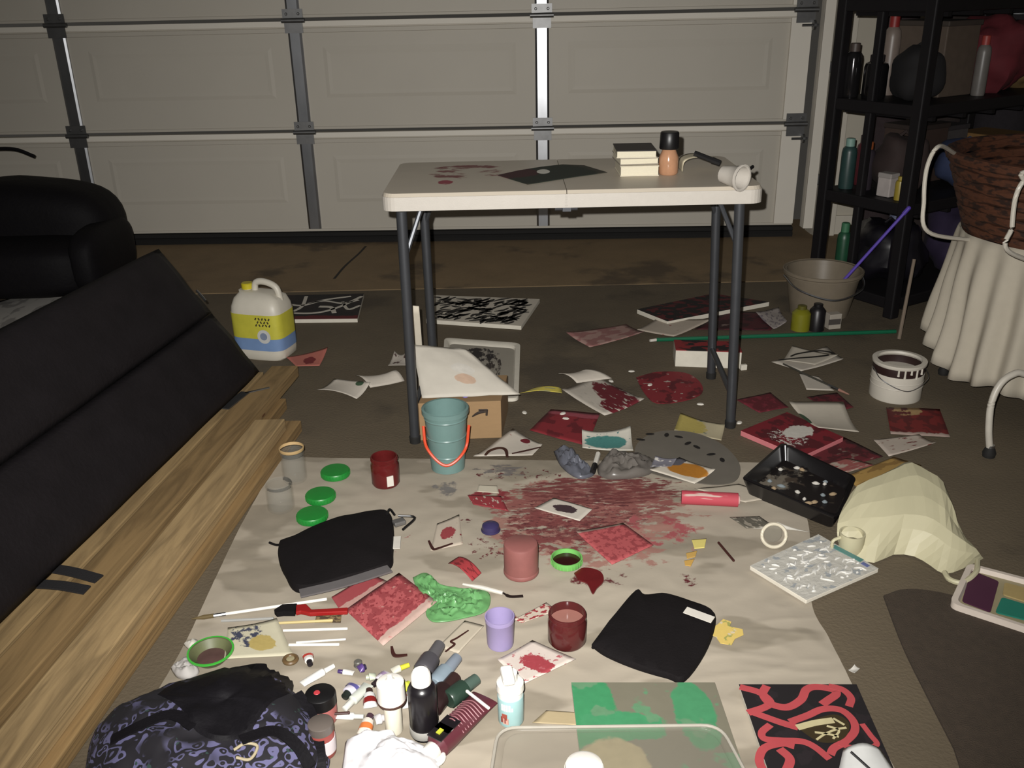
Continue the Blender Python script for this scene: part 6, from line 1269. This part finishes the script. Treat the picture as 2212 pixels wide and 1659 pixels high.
m_met = mat('dark_tin', (92, 84, 72), 0.4, metal=0.4)
p = G(1836, 1190, 0.004); t = thing('tin', 'small cream mug with a dark opening tucked beside the cream bag', 'mug', p); k = mpp(p)
MB().lathe([(24*k, 0), (26*k, 0.004), (27*k, 0.05), (24*k, 0.05), (23*k, 0.006), (0.0001, 0.005)], p, seg=24).build('cup_wall', m_cb, t); MB().lathe([(0.0001, 0.03), (23*k, 0.03), (23*k, 0.032), (0.0001, 0.032)], p, seg=20).build('contents', m_met, t)
MB().tube(arc([p+np.array([-26*k, -0.004, 0.04]), p+np.array([-42*k, -0.008, 0.034]), p+np.array([-42*k, -0.008, 0.016]), p+np.array([-26*k, -0.004, 0.012])], 6), 0.004).build('handle', m_cb, t)
# palette tray with coloured wells
pt = thing('palette', 'white rimmed palette with purple, tan and teal wells at the right edge', 'palette', G(2160, 1290, 0.0))
c4 = [G(2050, 1308, 0.012), G(2330, 1400, 0.012), G(2350, 1290, 0.012), G(2090, 1222, 0.012)]
dish(pt, c4, 0.02, 0.004, 0.016, 0.1, mat('white_palette', (200, 188, 176), 0.5), mat('palette_well', (150, 140, 110), 0.5))
for nm, px, c in (('paint_well', [(2078, 1298), (2140, 1322), (2158, 1256), (2098, 1232)], (70, 34, 56)), ('paint_well', [(2150, 1322), (2260, 1350), (2250, 1316), (2164, 1290)], (34, 116, 98)), ('paint_well', [(2166, 1284), (2250, 1310), (2260, 1282), (2170, 1258)], (166, 146, 98))):
    pts = rquad([G(x, y, 0.016) for x, y in px], 0.008, 0.0135); MB().prism(pts, 0.003).build(nm, mat('well%s' % (c,), c, 0.5, var=0.12), pt, smooth=False)
# thin dark brown sheet on the floor at the right
o = flatpoly('floor_sheet', 'dark brown thin sheet lying on the floor along the right edge', 'mat', [(1908, 1290), (1960, 1276), (2060, 1290), (2300, 1360), (2420, 1760), (2130, 1760), (2060, 1620), (2004, 1510), (1950, 1400)], mat('dark_brown_sheet', (64, 53, 42), 0.95, var=0.3, scale=60, bump=0.5, bscale=400), z=0.0005, h=0.005, smooth_n=4)
P('paper_scrap', 'small crumpled white scrap on the floor right of the cloth edge', [(1832, 1448), (1846, 1454), (1858, 1444), (1846, 1436)], (176, 172, 164), [], z=0.003, lift=(0, 0.004, 0, 0.01))
